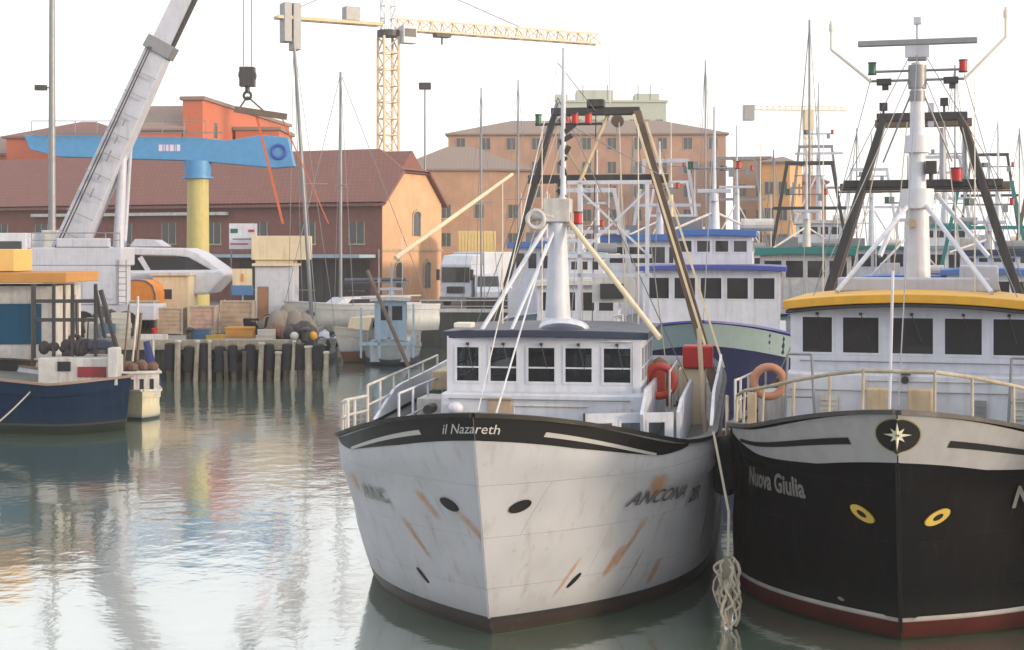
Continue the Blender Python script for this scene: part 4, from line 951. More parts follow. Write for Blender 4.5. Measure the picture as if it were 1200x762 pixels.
# fenders hanging between the two hulls
def fender(label, loc, r, l, m=rubber, rn='fender'):
    t = thing(rn, label, 'fender', loc, 0)
    g = G(); g.tube((0, 0, -l/2), (0, 0, l/2), r, n=16); g.ell((0, 0, l/2), r, r, r*.7); g.ell((0, 0, -l/2), r, r, r*.7); obj('body', g, m, t, smooth=True)
    g = G(); g.tube((0, 0, l/2 + r*.5), (0, 0, l/2 + .9), .02, n=6); obj('lanyard', g, rope, t); return t
fl = mA @ Vector((3.5, 6.3, 2.05)); fender('large black fender hanging high between the white and black hulls', fl, .24, .75)
fl = mA @ Vector((3.5, 8.0, 1.9)); fender('second black fender just behind the large one between the hulls', fl, .22, .7)
t = thing('rope_fender', 'frayed pale rope fender hanging low between the two bows', 'fender', W(853, 690, 24.2), 0)
random.seed(3); g = G()
for k in range(64):
    a = random.uniform(0, 6.28); r_ = random.uniform(.03, .19); z0 = random.uniform(-.1, .5); z1_ = z0 - random.uniform(.2, .7); pts = []
    for q in range(6): u = q/5; pts.append((r_*(.6 + .6*math.sin(u*3))*math.cos(a + random.uniform(-.5, .5)), r_*(.6 + .6*math.sin(u*3))*math.sin(a + random.uniform(-.5, .5)), z0 + (z1_ - z0)*u))
    g.path(pts, random.uniform(.014, .028), 5)
obj('strands', g, rope, t); g = G(); g.ell((0, 0, .3), .12, .12, .22); obj('knot', g, mat('wet_rope', (.15, .14, .11), .8), t, smooth=True)
g = G(); g.path([(0, 0, .45), (.02, .05, 1.2), (-.15, .6, 2.4)], .022, 6); obj('line', g, rope, t)

# ---------------------------------------------------------------- trawlers further back
def trawler(label, X, Y, yaw, hullm, roofm, L=18, Bm=2.8, zb=3.0, hz=3.0, hw=3.6, y0=6, nf=4, upper=None, mast=9.5, gall=8.5, gm=dsteel, cap=None, band=None, win=.75, top=None, stern_first=False, nl=16, group='trawlers in the second row and beyond', extras=True, radarw=1.2, roofth=.2):
    H = Hull(L=L, B=Bm, sheer=((0, zb), (3, zb - .6), (6, zb - .8), (L*.6, zb - .9), (L, zb - .6)), rake=1.4, Ld=5.5, Lw=4.6)
    rz = -yaw + (math.pi if stern_first else 0)
    t = thing('fishing_trawler', label, 'fishing boat', (X, Y, 0), rz, group)
    build_hull(H, hullm, t, deckm, cap or white, n=nl, bul=.5)
    if band: hull_band(H, t, 'bow_band', band, 0, 9, lambda y: interp(H.sheer, y) - .7, lambda y: interp(H.sheer, y) - .05, n=14)
    dk = zb - 1.3; z1 = hz + 2.1
    g = G(); g.box(-hw/2 - .2, hw/2 + .2, y0 - .4, y0 + L*.4, dk, hz + .02); obj('lower_house', g, white, t)
    house(t, 0, y0, hw, L*.22, hz, z1, z1 - win - .3, z1 - .25, nf, 2, top or white, gm=dglass, rear=False)
    roof(t, 0, y0 - .3, hw + .45, L*.28, z1, roofth, roofm, camber=.06, n=8)
    rail(t, edge(H, [2.5, 4, 5.5, 7, 9], -1), .6, dwhite, .03, name='side_railing'); rail(t, edge(H, [2.5, 4, 5.5, 7, 9], 1), .6, dwhite, .03, name='side_railing')
    if upper:
        uw, uh, um = upper
        house(t, 0, y0 + 1.2, uw, L*.14, z1 + roofth, z1 + roofth + uh, z1 + roofth + uh*.4, z1 + roofth + uh*.85, 4, 1, white, gm=dglass, rear=False)
        roof(t, 0, y0 + 1.0, uw + .3, L*.17, z1 + roofth + uh, .22, um, camber=.05, n=8, name='upper_roof'); zr = z1 + uh + .4
    else: zr = z1 + roofth
    my_ = y0 + 2.6
    g = G(); g.tube((0, my_, zr), (0, my_, mast*.72), .2, .14, 10); g.tube((0, my_, mast*.72), (0, my_, mast), .07, .04, 8); obj('mast', g, top or white, t, smooth=True)
    g = G(); g.tube((-.9, my_, mast*.8), (.9, my_, mast*.8), .04, n=6); g.box(-.75, -.55, my_ - .1, my_ + .1, mast*.8, mast*.8 + .25); g.box(.5, .7, my_ - .1, my_ + .1, mast*.8 - .3, mast*.8); obj('crosstree', g, steel, t)
    radar(t, (0, my_ - .25, mast*.72), radarw, lilac)
    for sd_ in (-1, 1):
        g = G(); g.tube((0, my_, mast*.66), (sd_*1.5, my_ + (2.2 if sd_ > 0 else -1.6), zr - .1), .045, n=6); obj('mast_strut', g, dwhite, t)
    if gall:
        gy_ = L - 3
        g = G(); g.box(-1.2, 1.2, gy_ - .1, gy_ + .1, gall - .1, gall + .1); obj('gallows_beam', g, gm, t); g = G(); g.box(-1.8, 1.8, gy_ - .09, gy_ + .09, gall*.78 - .08, gall*.78 + .08); obj('gallows_beam', g, gm, t)
        for sd_ in (-1, 1):
            g = G(); g.beam((sd_*1.1, gy_, gall), (sd_*2.5, gy_, 2.0), .16, .22); obj('gallows_leg', g, gm, t)
    wire(t, (0, my_, mast - .1), (0, .5, zb), .015, steel); wire(t, (0, my_, mast - .1), (0, L - 3, gall or 3), .015, steel)
    whip(t, (hw*.35, my_ + .4, zr), 3.2, .025); whip(t, (-hw*.4, my_ - .6, zr), 2.4, .025)
    if extras:
        g = G(); g.box(-hw*.35, -hw*.1, y0 + 3, y0 + 3.6, zr - .1, zr + .45); obj('roof_locker', g, random.choice([dwhite, steel]), t); g = G(); g.tube((hw*.2, y0 + 3, zr + .15), (hw*.45, y0 + 3, zr + .15), .22, n=12); obj('roof_gear', g, random.choice([dwhite, steel, cream]), t)
        if random.random() < .7: nav_lamp(t, (-.85, my_, mast*.8), green, .09, .22); nav_lamp(t, (.85, my_, mast*.8), red, .09, .22)
    return t, H
hN = hull_mat('navy_hull_paint', (.013, .018, .06), (.10, .03, .03), (.3, .3, .3), streak=.2)
hT = hull_mat('grey_teal_hull_paint', (.12, .17, .19), (.02, .02, .06), (.3, .3, .3), streak=.4)
hK = hull_mat('charcoal_hull_paint', (.03, .035, .035), (.10, .03, .03), (.25, .25, .25), streak=.3)
hW = hull_mat('pale_hull_paint', (.5, .52, .53), (.05, .08, .16), (.1, .1, .1), streak=.4)
hBl = hull_mat('blue_hull_paint', (.006, .02, .05), (.03, .04, .03), (.05, .05, .05), streak=.15)
hG = hull_mat('green_hull_paint', (.02, .12, .10), (.10, .03, .03), (.3, .3, .3), streak=.3)
greyt = mat('grey_teal_paint', (.17, .24, .26), .5, streak=.3)
bluetrim = mat('indigo_trim_paint', (.045, .06, .28), .45)
# seen between the two big trawlers
Xc = XW(812, 49)
trawler('tall blue-and-white trawler with indigo roof line between the two big trawlers', Xc, 46.5, R(10), hN, bluetrim, L=20, Bm=3.3, zb=3.75, hz=3.15, hw=4.6, y0=5.5, nf=5, upper=(2.7, 1.0, blue), mast=11, gall=0, band=greyt, win=.72, nl=24, cap=bluetrim, roofth=.16)
trawler('green-roofed trawler right behind the blue-and-white trawler', XW(930, 64), 62, R(12), hW, teal, L=18, Bm=3.1, zb=3.2, hz=3.6, hw=3.9, y0=5, nf=4, mast=10.5, gall=10.2, top=dwhite, roofth=.32, cap=teal)
trawler('white trawler with blue cabin roof directly behind the yellow wheelhouse roof', XW(1035, 60), 56, R(14), hW, blue, L=18, Bm=2.9, zb=3.0, hz=2.6, hw=3.2, y0=5, nf=3, mast=9.8, gall=0, cap=blue)
trawler('blue-topped trawler behind the right leg of the dark gallows', XW(1135, 56), 53, R(16), hN, blue, L=18, Bm=2.9, zb=3.2, hz=2.9, hw=3.2, y0=5, nf=4, upper=(2.2, .5, navy), mast=9.6, gall=8.8, gm=teal)
trawler('white trawler at the right edge behind the black trawler', XW(1215, 60), 55, R(16), hT, dwhite, L=18, Bm=2.8, zb=3.0, hz=2.7, hw=3.3, y0=5, mast=10.6, gall=9.6, gm=brownsteel)
trawler('pale trawler with a square cabin behind the mast of the white trawler', XW(668, 55), 56, R(6), hT, dwhite, L=17, Bm=2.8, zb=2.7, hz=2.4, hw=3.2, y0=5, mast=8.6, gall=8.6, gm=lilac, upper=(1.9, .9, paleblue))
trawler('sky-blue roofed trawler behind the left strut of the white trawler mast', XW(634, 68), 70, R(4), hT, blue, L=17, Bm=2.5, zb=3.0, hz=3.9, hw=3.1, y0=4, mast=8.8, gall=0, nf=5, roofth=.3)
trawler('white trawler with a broad blue roof under the brick block', XW(765, 66), 66, R(8), hW, blue, L=17, Bm=3.1, zb=3.2, hz=4.2, hw=4.7, y0=4, mast=11.0, gall=10.5, gm=lilac, nf=5, roofth=.3)
trawler('charcoal-hulled trawler with a tall white mast column near the bright orange house', XW(858, 82), 80, R(8), hK, white, L=18, Bm=3.0, zb=3.4, hz=3.6, hw=3.6, y0=5, mast=13.0, gall=11.5, gm=steel, radarw=2)
trawler('grey trawler with twin-spar gallows behind the green-roofed trawler', XW(955, 92), 90, R(10), hK, greyt, L=20, Bm=3.2, zb=3.6, hz=4.0, hw=4.4, y0=5, mast=16.5, gall=13.0, gm=steel, upper=(2.8, 1.2, dwhite), radarw=3.0)
trawler('green-trimmed trawler in the far row left of the black trawler mast', XW(1015, 86), 84, R(12), hG, teal, L=18, Bm=3.0, zb=3.3, hz=3.8, hw=3.8, y0=5, mast=12.8, gall=11.0, gm=white)
trawler('pale trawler in the far row right of the black trawler mast', XW(1100, 80), 78, R(14), hW, greyt, L=19, Bm=3.0, zb=3.4, hz=3.8, hw=3.9, y0=5, mast=14.0, gall=11.5, gm=lilac, upper=(2.4, 1.0, teal), radarw=2.4)
trawler('blue-hulled trawler in the far row at the right edge', XW(1180, 84), 84, R(14), hN, blue, L=19, Bm=3.0, zb=3.4, hz=4.0, hw=3.9, y0=5, mast=13.5, gall=12.0, gm=dsteel)
trawler('small white trawler in the far row below the brick block', XW(700, 86), 88, R(4), hW, greyt, L=16, Bm=2.8, zb=3.0, hz=3.4, hw=3.6, y0=4, mast=12.0, gall=9.0, gm=steel)
trawler('cream-housed trawler in the far row left of the tall white mast column', XW(790, 90), 92, R(6), hG, cream, L=17, Bm=2.9, zb=3.0, hz=3.8, hw=3.8, y0=4, mast=14.0, gall=10.5, gm=white, top=cream)
trawler('weathered trawler added out of view to shade the near bows from the low sun', 12.9, 20.5, R(16), hK, dwhite, L=21, Bm=3.3, zb=3.9, hz=3.8, hw=4.6, y0=5.5, mast=11, gall=9.5, upper=(3.4, 1.2, dwhite), group='trawlers moored with bows to the camera')  # unseen boat, added to keep the low sun off the near bows

# ---------------------------------------------------------------- yachts with tall masts
def yacht(label, X, Y, rz, mastz, L=9, hm=None, mw=.09, lean=0, z0=0, boom=True, Bm=1.5):
    t = thing('sailing_yacht', label, 'yacht', (X, Y, z0), rz, 'sailing yachts with bare masts')
    H = Hull(L=L, B=Bm, sheer=((0, 1.35), (3, 1.15), (L, 1.05)), rake=1.0, Ld=6, Lw=6, nd=1.9, nw=1.8, vk=.8, keel=-.4)
    build_hull(H, hm or hW, t, dwhite, white, n=14, bul=.12)
    g = G(); g.prismx([(2.6, 1.0), (3.3, 1.5), (6.2, 1.55), (6.5, 1.0)], -.85, .85); g.mi = 1; g.prismx([(3.5, 1.2), (3.7, 1.42), (5.9, 1.44), (5.9, 1.2)], -.87, .87); obj('cabin', g, [white, dglass], t)
    g = G(); g.tube((0, 3.4, 1.4), (lean, 3.4, mastz - z0), mw, mw*.75, 10); g.tube((-.8, 3.4, (mastz - z0)*.55), (.8, 3.4, (mastz - z0)*.55), .03, n=6); obj('mast', g, steel, t, smooth=True)
    if boom: g = G(); g.tube((0, 3.5, 2.3), (0, L - 1.4, 2.35), .07); g.tube((0, 3.6, 2.45), (0, L - 1.6, 2.48), .14, .09); obj('boom', g, navy, t)
    wire(t, (lean, 3.4, mastz - z0 - .1), (0, .1, 1.3), .02, steel); wire(t, (lean, 3.4, mastz - z0 - .1), (0, L - .1, 1.1), .02, steel)
    for sd_ in (-1, 1): wire(t, (lean, 3.4, mastz - z0 - .2), (sd_*1.3, 3.6, 1.1), .015, steel)
    return t
yacht('white yacht whose mast rises left of the column crane lines behind the pier end', XW(332, 84), 84, R(-60), ZW(85, 86), z0=QZ, mw=.1)
yacht('white yacht at the pier end with the tallest leaning mast', XW(384, 82), 78, R(12), ZW(48, 82), lean=-1.0, mw=.11, L=10)
yacht('far yacht with a thin mast left of the brick block', XW(575, 118), 93, R(5), ZW(100, 95), mw=.06)
yacht('far yacht with a thin mast just left of the white trawler topmast', XW(610, 100), 91, R(3), ZW(95, 95), mw=.06)
yacht('far yacht with a thin mast rising in front of the brick block eaves', XW(838, 96), 96, R(3), ZW(70, 99), mw=.07, L=8)
yacht('yacht whose mast stands in the sky left of the dark gallows', XW(976, 74), 74, R(8), ZW(22, 77), mw=.08, L=8)
yacht('yacht whose mast stands in the sky at the far right', XW(1162, 70), 70, R(12), ZW(75, 73), mw=.05, L=8)

# ---------------------------------------------------------------- pale blue workboat with two spars, white launch, dark barge
t, H = trawler('pale blue workboat with spars moored past the end of the pier', XW(452, 74), 76, R(-3), hW, dwhite, L=11, Bm=1.5, zb=1.5, hz=1.2, hw=1.6, y0=2.2, nf=2, mast=5.2, gall=0, top=paleblue, extras=False, group='workboats')
g = G(); a = (XW(452, 74) - XW(452, 74) + .3, 1.2, ZW(303, 76)); g.tube(a, (XW(606, 84) - XW(452, 76), 8, ZW(204, 84)), .13, .09, 10); obj('cargo_boom', g, cream, t, smooth=True)
g = G(); g.tube((-1.1, .6, ZW(318, 75)), (1.0, -1.5, ZW(432, 74)), .10, .09, 8); obj('spar', g, brownsteel, t, smooth=True)
g = G(); g.beam((-1.4, .4, .5), (-1.4, .4, 3.0), .1); g.beam((1.2, .4, .5), (1.2, .4, 3.2), .1); g.beam((-1.5, .4, 1.2), (1.3, .4, 1.2), .14); g.beam((-.5, .4, .5), (-.5, .4, 3.2), .14); obj('bow_frame', g, paleblue, t)
t = thing('motor_launch', 'small white launch with a brown antifouling line off the pier end', 'boat', (XW(398, 82), 79, 0), R(-35), 'workboats')
H = Hull(L=6, B=1.2, sheer=((0, 1.9), (2, 1.6), (6, 1.4)), rake=.8, Ld=3.5, Lw=3, nd=2.2, nw=2.2)
build_hull(H, hull_mat('launch_hull', (.6, .57, .52), (.22, .09, .05), (.25, .35, .42), zl=.6, streak=.3), t, dwhite, cream, n=16, bul=.3)
g = G(); g.prismx([(1.8, 1.3), (2.2, 2.3), (4.2, 2.35), (4.4, 1.3)], -.75, .75); g.mi = 1; g.prismx([(2.2, 1.8), (2.35, 2.2), (4.1, 2.2), (4.1, 1.8)], -.77, .77); obj('cabin', g, [cream, dglass], t)
Yd = 92
t = thing('barge', 'low charcoal barge lying broadside under the lorry quay', 'boat', (XW(482, Yd), Yd, 0), R(-2), 'workboats')
g = G(); n = 12; top_ = [(0, -.5), (.15, .6), (0, ZW(365, Yd)), (14, ZW(368, Yd)), (14, -.5)]; g.prism(top_, 0, 5); obj('hull', g, mat('barge_black', (.03, .035, .032), .6, streak=.5, var=.3), t, bevel=.15)
g = G(); g.box(.1, 13.9, -.06, .1, ZW(366, Yd), ZW(362, Yd)); obj('rubbing_strake', g, dwhite, t)
rail(t, [(x, .3, ZW(366, Yd)) for x in (.5, 3, 6, 9, 12)], .7, dwhite, .03)
g = G(); g.box(3.2, 6, 1.5, 3.5, ZW(366, Yd), ZW(366, Yd) + .8); obj('hatch', g, dsteel, t); g = G(); g.tube((8, 2, ZW(366, Yd)), (8, 2, ZW(366, Yd) + 1.1), .5, n=14); obj('tank', g, dsteel, t)

# ---------------------------------------------------------------- pier front: piles, tyres, mooring posts
def pile(X, Y, first=[None]):
    if first[0] is None:
        t = thing('pier_pile', 'pale weathered timber pile standing against the pier face', 'pile', (X, Y, -.6), 0, 'piles along the pier face')
        g = G(); g.tube((0, 0, 0), (.03, .02, 2.35), .15, .13, 10); obj('trunk', g, palew, t, smooth=True); g = G(); g.tube((.03, .02, 2.33), (.03, .02, 2.42), .17, .15, 10); obj('cap', g, dwhite, t); first[0] = t; return t
    c = copy_tree(first[0]); c.location = (X, Y, -.6 - random.choice([0, .1, .25, .5, .8])); c.rotation_euler = (R(random.uniform(-3, 3)), R(random.uniform(-3, 3)), random.uniform(0, 6)); k_ = random.uniform(.6, 1.25); c.scale = (k_, k_, 1)
    if random.random() < .45:
        for ch in c.children: ch.data = ch.data.copy(); ch.data.materials[0] = wood
    return c
def tyre(X, Y, z, first=[None]):
    if first[0] is None:
        t = thing('tyre_fender', 'black tyre hung on the pier face between the pale piles', 'tyre', (X, Y, z), 0, 'tyres hung along the pier face')
        g = G(); g.torus((0, 0, 0), .32, .17, 'y', sc=1.1); obj('tyre', g, rubber, t, smooth=True); g = G(); g.tube((0, 0, .3), (0, .1, .95), .025, n=6); obj('hanging_rope', g, rope, t); first[0] = t; return t
    c = copy_tree(first[0]); c.location = (X, Y, z); c.rotation_euler = (R(random.uniform(-8, 8)), R(random.uniform(0, 90)), R(random.uniform(-25, 25))); return c
def fender_pile(X, Y, first=[None]):
    if first[0] is None:
        t = thing('fender_pile', 'thick black fender pile on the pier face, topped with worn rubber', 'pile', (X, Y, -.6), 0, 'thick black fender piles along the pier face')
        g = G(); g.tube((0, 0, 0), (0, 0, 1.1), .13, .15, 12); obj('trunk', g, wood, t, smooth=True)
        g = G(); g.tube((0, 0, 1.1), (0, 0, 2.2), .24, .23, 14); g.ell((0, 0, 2.2), .23, .23, .1); obj('rubber_sleeve', g, rubber, t, smooth=True); first[0] = t; return
    c = copy_tree(first[0]); c.location = (X, Y, -.6 - random.uniform(0, .14)); c.rotation_euler = (R(random.uniform(-3, 3)), R(random.uniform(-3, 3)), random.uniform(0, 6)); k_ = random.uniform(.88, 1.12); c.scale = (k_, k_, 1)
px_ = 199; k = 0
random.seed(5)
while px_ < 376:
    Xp = XW(px_, 69.4); fender_pile(Xp, 69.4); pile(Xp + .36 + random.uniform(-.05, .05), 69.2)
    if k % 2 == 0: tyre(Xp + .40, 69.62, .7 + random.uniform(-.15, .25))
    px_ += 19.2 + random.uniform(-1.5, 1.5); k += 1
for j in range(6):
    pile(-9.95, 73 + j*4.6); tyre(-9.9, 75 + j*4.6, .9)
def bollard(X, Y, label):
    t = thing('bollard', label, 'bollard', (X, Y, QZ), 0)
    g = G(); g.tube((0, 0, 0), (0, 0, .45), .16, .13, 14); g.ell((0, 0, .5), .24, .24, .12); obj('post', g, dsteel, t, smooth=True)
bollard(XW(358, 71), 71, 'dark bollard at the very end of the pier'); bollard(XW(222, 71), 71, 'dark bollard on the pier edge beside the tan bins')
# wooden T stand with rolled dark blue cover
t = thing('pole_stand', 'white T-shaped stand holding a furled dark blue cover at the pier edge', 'stand', (XW(178, 68), 68.2, 0), 0)
g = G(); g.tube((0, 0, -.5), (0, 0, ZW(394, 68)), .07); g.box(-.7, .65, -.1, .1, ZW(398, 68), ZW(392, 68)); obj('frame', g, dwhite, t)
g = G(); g.tube((-.25, -.2, ZW(400, 68)), (.2, -.25, ZW(455, 68)), .14, .3, 12); g.ell((.2, -.25, ZW(455, 68)), .3, .2, .15); obj('furled_cover', g, mat('dark_blue_canvas', (.02, .03, .14), .8, bump=.02, bs=8), t, smooth=True)

# ---------------------------------------------------------------- things standing on the pier
def bin_(px0, px1, ytop, Y, label, m=tanbox):
    X0, X1 = XW(px0, Y), XW(px1, Y); h = ZW(ytop, Y) - QZ; w_ = X1 - X0
    t = thing('storage_bin', label, 'storage bin', ((X0 + X1)/2, Y, QZ), 0, 'tall bins on the pier')
    g = G(); g.box(-w_/2 + .05, w_/2 - .05, .05, 1.0, .12, h - .04)
    for k in range(1, 6): g.box(-w_/2 + .04, w_/2 - .04, .03, .06, .12 + (h - .2)*k/6 - .012, .12 + (h - .2)*k/6 + .012)
    obj('panel', g, m, t)
    g = G()
    for x in (-w_/2, w_/2 - .07):
        for y in (0, .98): g.box(x, x + .07, y, y + .07, 0, h)
    for z in (.05, h - .1): g.box(-w_/2 + .07, w_/2 - .07, .002, .062, z, z + .08)
    for x in (-w_/2, w_/2 - .07): g.box(x, x + .07, .07, .98, .05, .12); g.box(x, x + .07, .07, .98, h - .1, h - .03)
    obj('frame', g, palew, t)
bin_(150, 181, 352, 77, 'tall grey-tan bin nearest the blue trawler on the pier', mat('grey_board', (.28, .24, .21), .8, var=.4, streak=.5))
bin_(184, 214, 360, 75.5, 'tan bin under the window of the cream hut')
bin_(222, 252, 358, 75.5, 'pinkish-tan bin between the cream hut and the notice board', mat('pink_board', (.42, .28, .23), .8, var=.35, streak=.4))
bin_(258, 296, 352, 76.5, 'wide tan bin just right of the blue placard')
t = thing('fish_crate', 'flat orange-yellow crate at the foot of the wide tan bin', 'crate', (XW(280, 73), 73, QZ), 0)
g = G(); g.box(-.65, .65, 0, .8, 0, .06); g.box(-.65, .65, 0, .05, .06, .5); g.box(-.65, .65, .75, .8, .06, .5); g.box(-.65, -.6, .05, .75, .06, .5); g.box(.6, .65, .05, .75, .06, .5); g.box(-.7, .7, -.04, .0, .42, .52)
obj('box', g, mat('orange_yellow_plastic', (.48, .22, .04), .6), t, bevel=.02)
# cream hut
t = thing('hut', 'cream-yellow hut with a dark double window behind the bins', 'hut', (XW(200, 82), 82, QZ), 0)
hh = ZW(323, 82) - QZ; g = G(); P, d, nn = wall(g, (-.95, 0), (.95, 0), 0, hh, .08, [(.35, 1.05)], hh - 1.3, hh - .7); g.box(-.95, -.87, .08, 2.2, 0, hh); g.box(.87, .95, .08, 2.2, 0, hh); g.box(-.95, .95, 2.2, 2.28, 0, hh)
wo = obj('wall', g, cream, t); window(wo, P, d, nn, .35, 1.05, hh - 1.3, hh - .7, white, dglass, bar=0); g = G(); g.box(-1.1, 1.1, -.2, 2.4, hh, hh + .15); obj('roof', g, dwhite, t)
for px_, c_ in ((181, 'left'), (217, 'right')):
    g = G(); X = XW(px_, 81.6); g.tube((0, 0, 0), (0, 0, .35), .14, .16, 12); g.torus((0, 0, .35), .15, .03, 'z'); o = obj('red_bucket', g, red, smooth=True); o.location = (X, 74.6, QZ); tag(o, f'red bucket on the pier by the {"grey-tan bin" if c_ == "left" else "pinkish-tan bin"}', 'bucket')
# orange canvas dome
t = thing('canvas_shelter', 'rounded orange canvas shelter beside the cream hut', 'shelter', (XW(160, 80), 80, QZ), 0)
hh = ZW(328, 80) - QZ; prof = [(-1.0, 0), (-1.0, hh - .7), (-.85, hh - .3), (-.5, hh - .05), (0, hh), (.5, hh - .05), (.85, hh - .3), (1.0, hh - .7), (1.0, 0)]
g = G(); g.prism(prof, 0, 2.5); obj('canvas', g, orange, t, smooth=True); g = G()
for y in (-.03, 2.5):
    for a, b in zip(prof[:-1], prof[1:]): g.tube((a[0], y, a[1]), (b[0], y, b[1]), .035, n=6)
obj('hoop_frame', g, steel, t)
# notice board and blue placard
t = thing('notice_board', 'white notice board with green and red marks on posts', 'sign', (XW(285, 88), 88, QZ), 0)
zb0_, zb1_ = ZW(292, 88) - QZ, ZW(262, 88) - QZ
g = G(); g.box(-.8, .8, -.04, .02, zb0_, zb1_); g.mi = 1; g.box(-.72, -.3, -.06, -.042, zb1_ - .55, zb1_ - .3); g.mi = 2; g.box(-.72, .3, -.06, -.042, zb0_ + .25, zb0_ + .33); g.box(.3, .65, -.06, -.042, zb1_ - .5, zb1_ - .35); g.mi = 3; g.box(-.6, .6, -.06, -.042, zb0_ + .55, zb0_ + .6)
obj('panel', g, [white, green, red, dsteel], t)
for x in (-.7, .7): g = G(); g.tube((x, .05, 0), (x, .05, zb1_), .05); obj('post', g, steel, t)
t = thing('placard', 'white and yellow placard with a blue lower half above the pinkish-tan bin', 'sign', (XW(282, 78), 78.5, QZ), 0)
g = G(); z_ = ZW(346, 78.5) - QZ; g.box(-.55, .55, -.03, .02, z_, z_ + .5); g.mi = 1; g.box(-.5, .5, -.03, .02, z_ + .502, z_ + 1.35); g.mi = 2; g.box(-.07, .07, -.05, -.031, z_ + .7, z_ + 1.1); obj('panel', g, [mat('mid_blue', (.06, .16, .34), .5), cream, orange], t); g = G(); g.tube((0, .05, 0), (0, .05, z_ + .3), .05); obj('post', g, steel, t)
# kiosk
Yk = 86
t = thing('kiosk', 'white kiosk with a brown door and stepped cream roof behind the nets', 'kiosk', (XW(321, Yk), Yk, QZ), 0)
hh = ZW(312, Yk) - QZ; g = G(); P, d, nn = wall(g, (-1.05, 0), (1.05, 0), 0, hh, .08, [(.12, .75)], .02, 2.1); g.box(-1.05, -.97, .08, 2.4, 0, hh); g.box(.97, 1.05, .08, 2.4, 0, hh); g.box(-1.05, 1.05, 2.4, 2.48, 0, hh); obj('wall', g, white, t)
g = G(); g.box(-.91, -.32, .02, .07, .02, 2.08); g.tube((-.4, -.02, 1.0), (-.4, .02, 1.0), .04); obj('door', g, mat('brown_door', (.30, .15, .08), .6), t)
g = G(); g.box(-1.2, 1.2, -.25, 2.6, hh, hh + .15); g.box(-1.3, 1.75, .2, 3, hh + .35, hh + 1.7); g.box(-1.1, 1.0, .4, 2.3, hh + .15, hh + .35); obj('roof_box', g, cream, t, bevel=.02)
# heap of nets, floats
def heap(px, ybase, Y, w_, h_, label, m, cat='net heap', name='net_heap', seed=1):
    random.seed(seed); g = G()
    for k in range(16):
        a = random.uniform(-1, 1); g.ell((a*w_/2, random.uniform(-.4, .4), h_*.35*(1 - abs(a)*.6)), w_*.2, .45, h_*random.uniform(.35, .65)*(1 - abs(a)*.5), 10, 6)
    o = obj(name, g, m, smooth=True); o.location = (XW(px, Y), Y, QZ); tag(o, label, cat)
    tx = o.modifiers.new('lumps', 'DISPLACE'); te = bpy.data.textures.new('lumps', 'CLOUDS'); te.noise_scale = .25; tx.texture = te; tx.strength = .12
nets = mat('net_dark', (.05, .04, .045), .95, bump=.04, bs=25); netb = mat('net_brown', (.13, .07, .05), .95, bump=.04, bs=25); netg = mat('net_grey', (.19, .17, .15), .95, bump=.04, bs=25)
heap(352, 0, 72.5, 1.5, 1.1, 'dark heap of nets at the end of the pier', nets, seed=1); heap(325, 0, 72.5, 1.4, .9, 'reddish-brown heap of nets left of the dark one', netb, seed=2)
heap(338, 0, 74.5, 2.6, 1.7, 'grey mound of nets piled behind the dark and brown heaps', netg, seed=3); heap(122, 0, 74, 2.2, 1.6, 'dark heap of gear behind the red-and-white deckhouse of the blue trawler', nets, seed=4)
t = thing('scooter', 'dark scooter parked against the kiosk door', 'scooter', (XW(304, 74), 74.2, QZ), R(70))
g = G(); g.torus((0, -.6, .25), .18, .07, 'x'); g.torus((0, .6, .25), .18, .07, 'x'); obj('wheels', g, rubber, t, smooth=True)
g = G(); g.prismx([(-.45, .3), (-.5, .95), (-.4, .95), (-.3, .4), (.2, .4), (.3, .7), (.85, .75), (.8, .35), (.5, .25)], -.16, .16); g.tube((-.3, -.45, 1.05), (.3, -.45, 1.05), .03); g.box(-.15, .15, .15, .85, .75, .86); obj('body', g, black, t, bevel=.03)
for px_, Y_, c_, lb in ((367, 71.2, yellow, 'yellow float'), (361, 76, white, 'white float'), (345, 71, dwhite, 'worn white float')):
    g = G(); g.ell((0, 0, .2), .2, .2, .2); o = obj('float', g, c_, smooth=True); o.location = (XW(px_, Y_), Y_, QZ); tag(o, lb + ' lying by the nets at the pier end', 'float')

# motor yacht ashore
Ym_ = 84
t = thing('motor_yacht', 'sleek white motor yacht on the hardstanding with wraparound dark windows', 'yacht', (XW(120, Ym_), Ym_, QZ), 0)
def Q(px, py): return (XW(px, Ym_) - XW(120, Ym_), ZW(py, Ym_) - QZ)
g = G(); g.prism([Q(20, 318), Q(20, 345), Q(245, 345), Q(268, 322), Q(262, 316)], -.6, 3.4); obj('hull', g, white, t, bevel=.15)
g = G(); g.prism([Q(100, 318), Q(100, 289), Q(218, 291), Q(232, 296), Q(266, 320), Q(262, 324), Q(222, 302), Q(206, 300), Q(150, 299), Q(140, 318)], -.3, 3.1); obj('superstructure', g, white, t, bevel=.08)
g = G(); g.prism([Q(141, 317), Q(151, 300), Q(206, 301), Q(222, 303), Q(252, 317)], -.24, 3.0); obj('wraparound_window', g, dglass, t)
g = G(); g.prism([Q(168, 300), Q(163, 303), Q(172, 317), Q(178, 317)], -.35, -.25); obj('window_pillar', g, white, t)
g = G(); g.prism([Q(150, 289), Q(156, 280), Q(178, 281), Q(190, 289)], .4, 2.4); g.tube((Q(140, 0)[0], 1, Q(0, 289)[1]), (Q(152, 0)[0], 1, Q(0, 120)[1]), .14, .06); obj('flybridge', g, lilac, t)
for x in (Q(60, 0)[0], Q(130, 0)[0], Q(210, 0)[0]):
    g = G(); g.beam((x - .8, 1.2, 0), (x, 1.2, Q(0, 345)[1] + .3), .15); g.beam((x + .8, 1.2, 0), (x, 1.2, Q(0, 345)[1] + .3), .15); obj('cradle', g, dsteel, t)

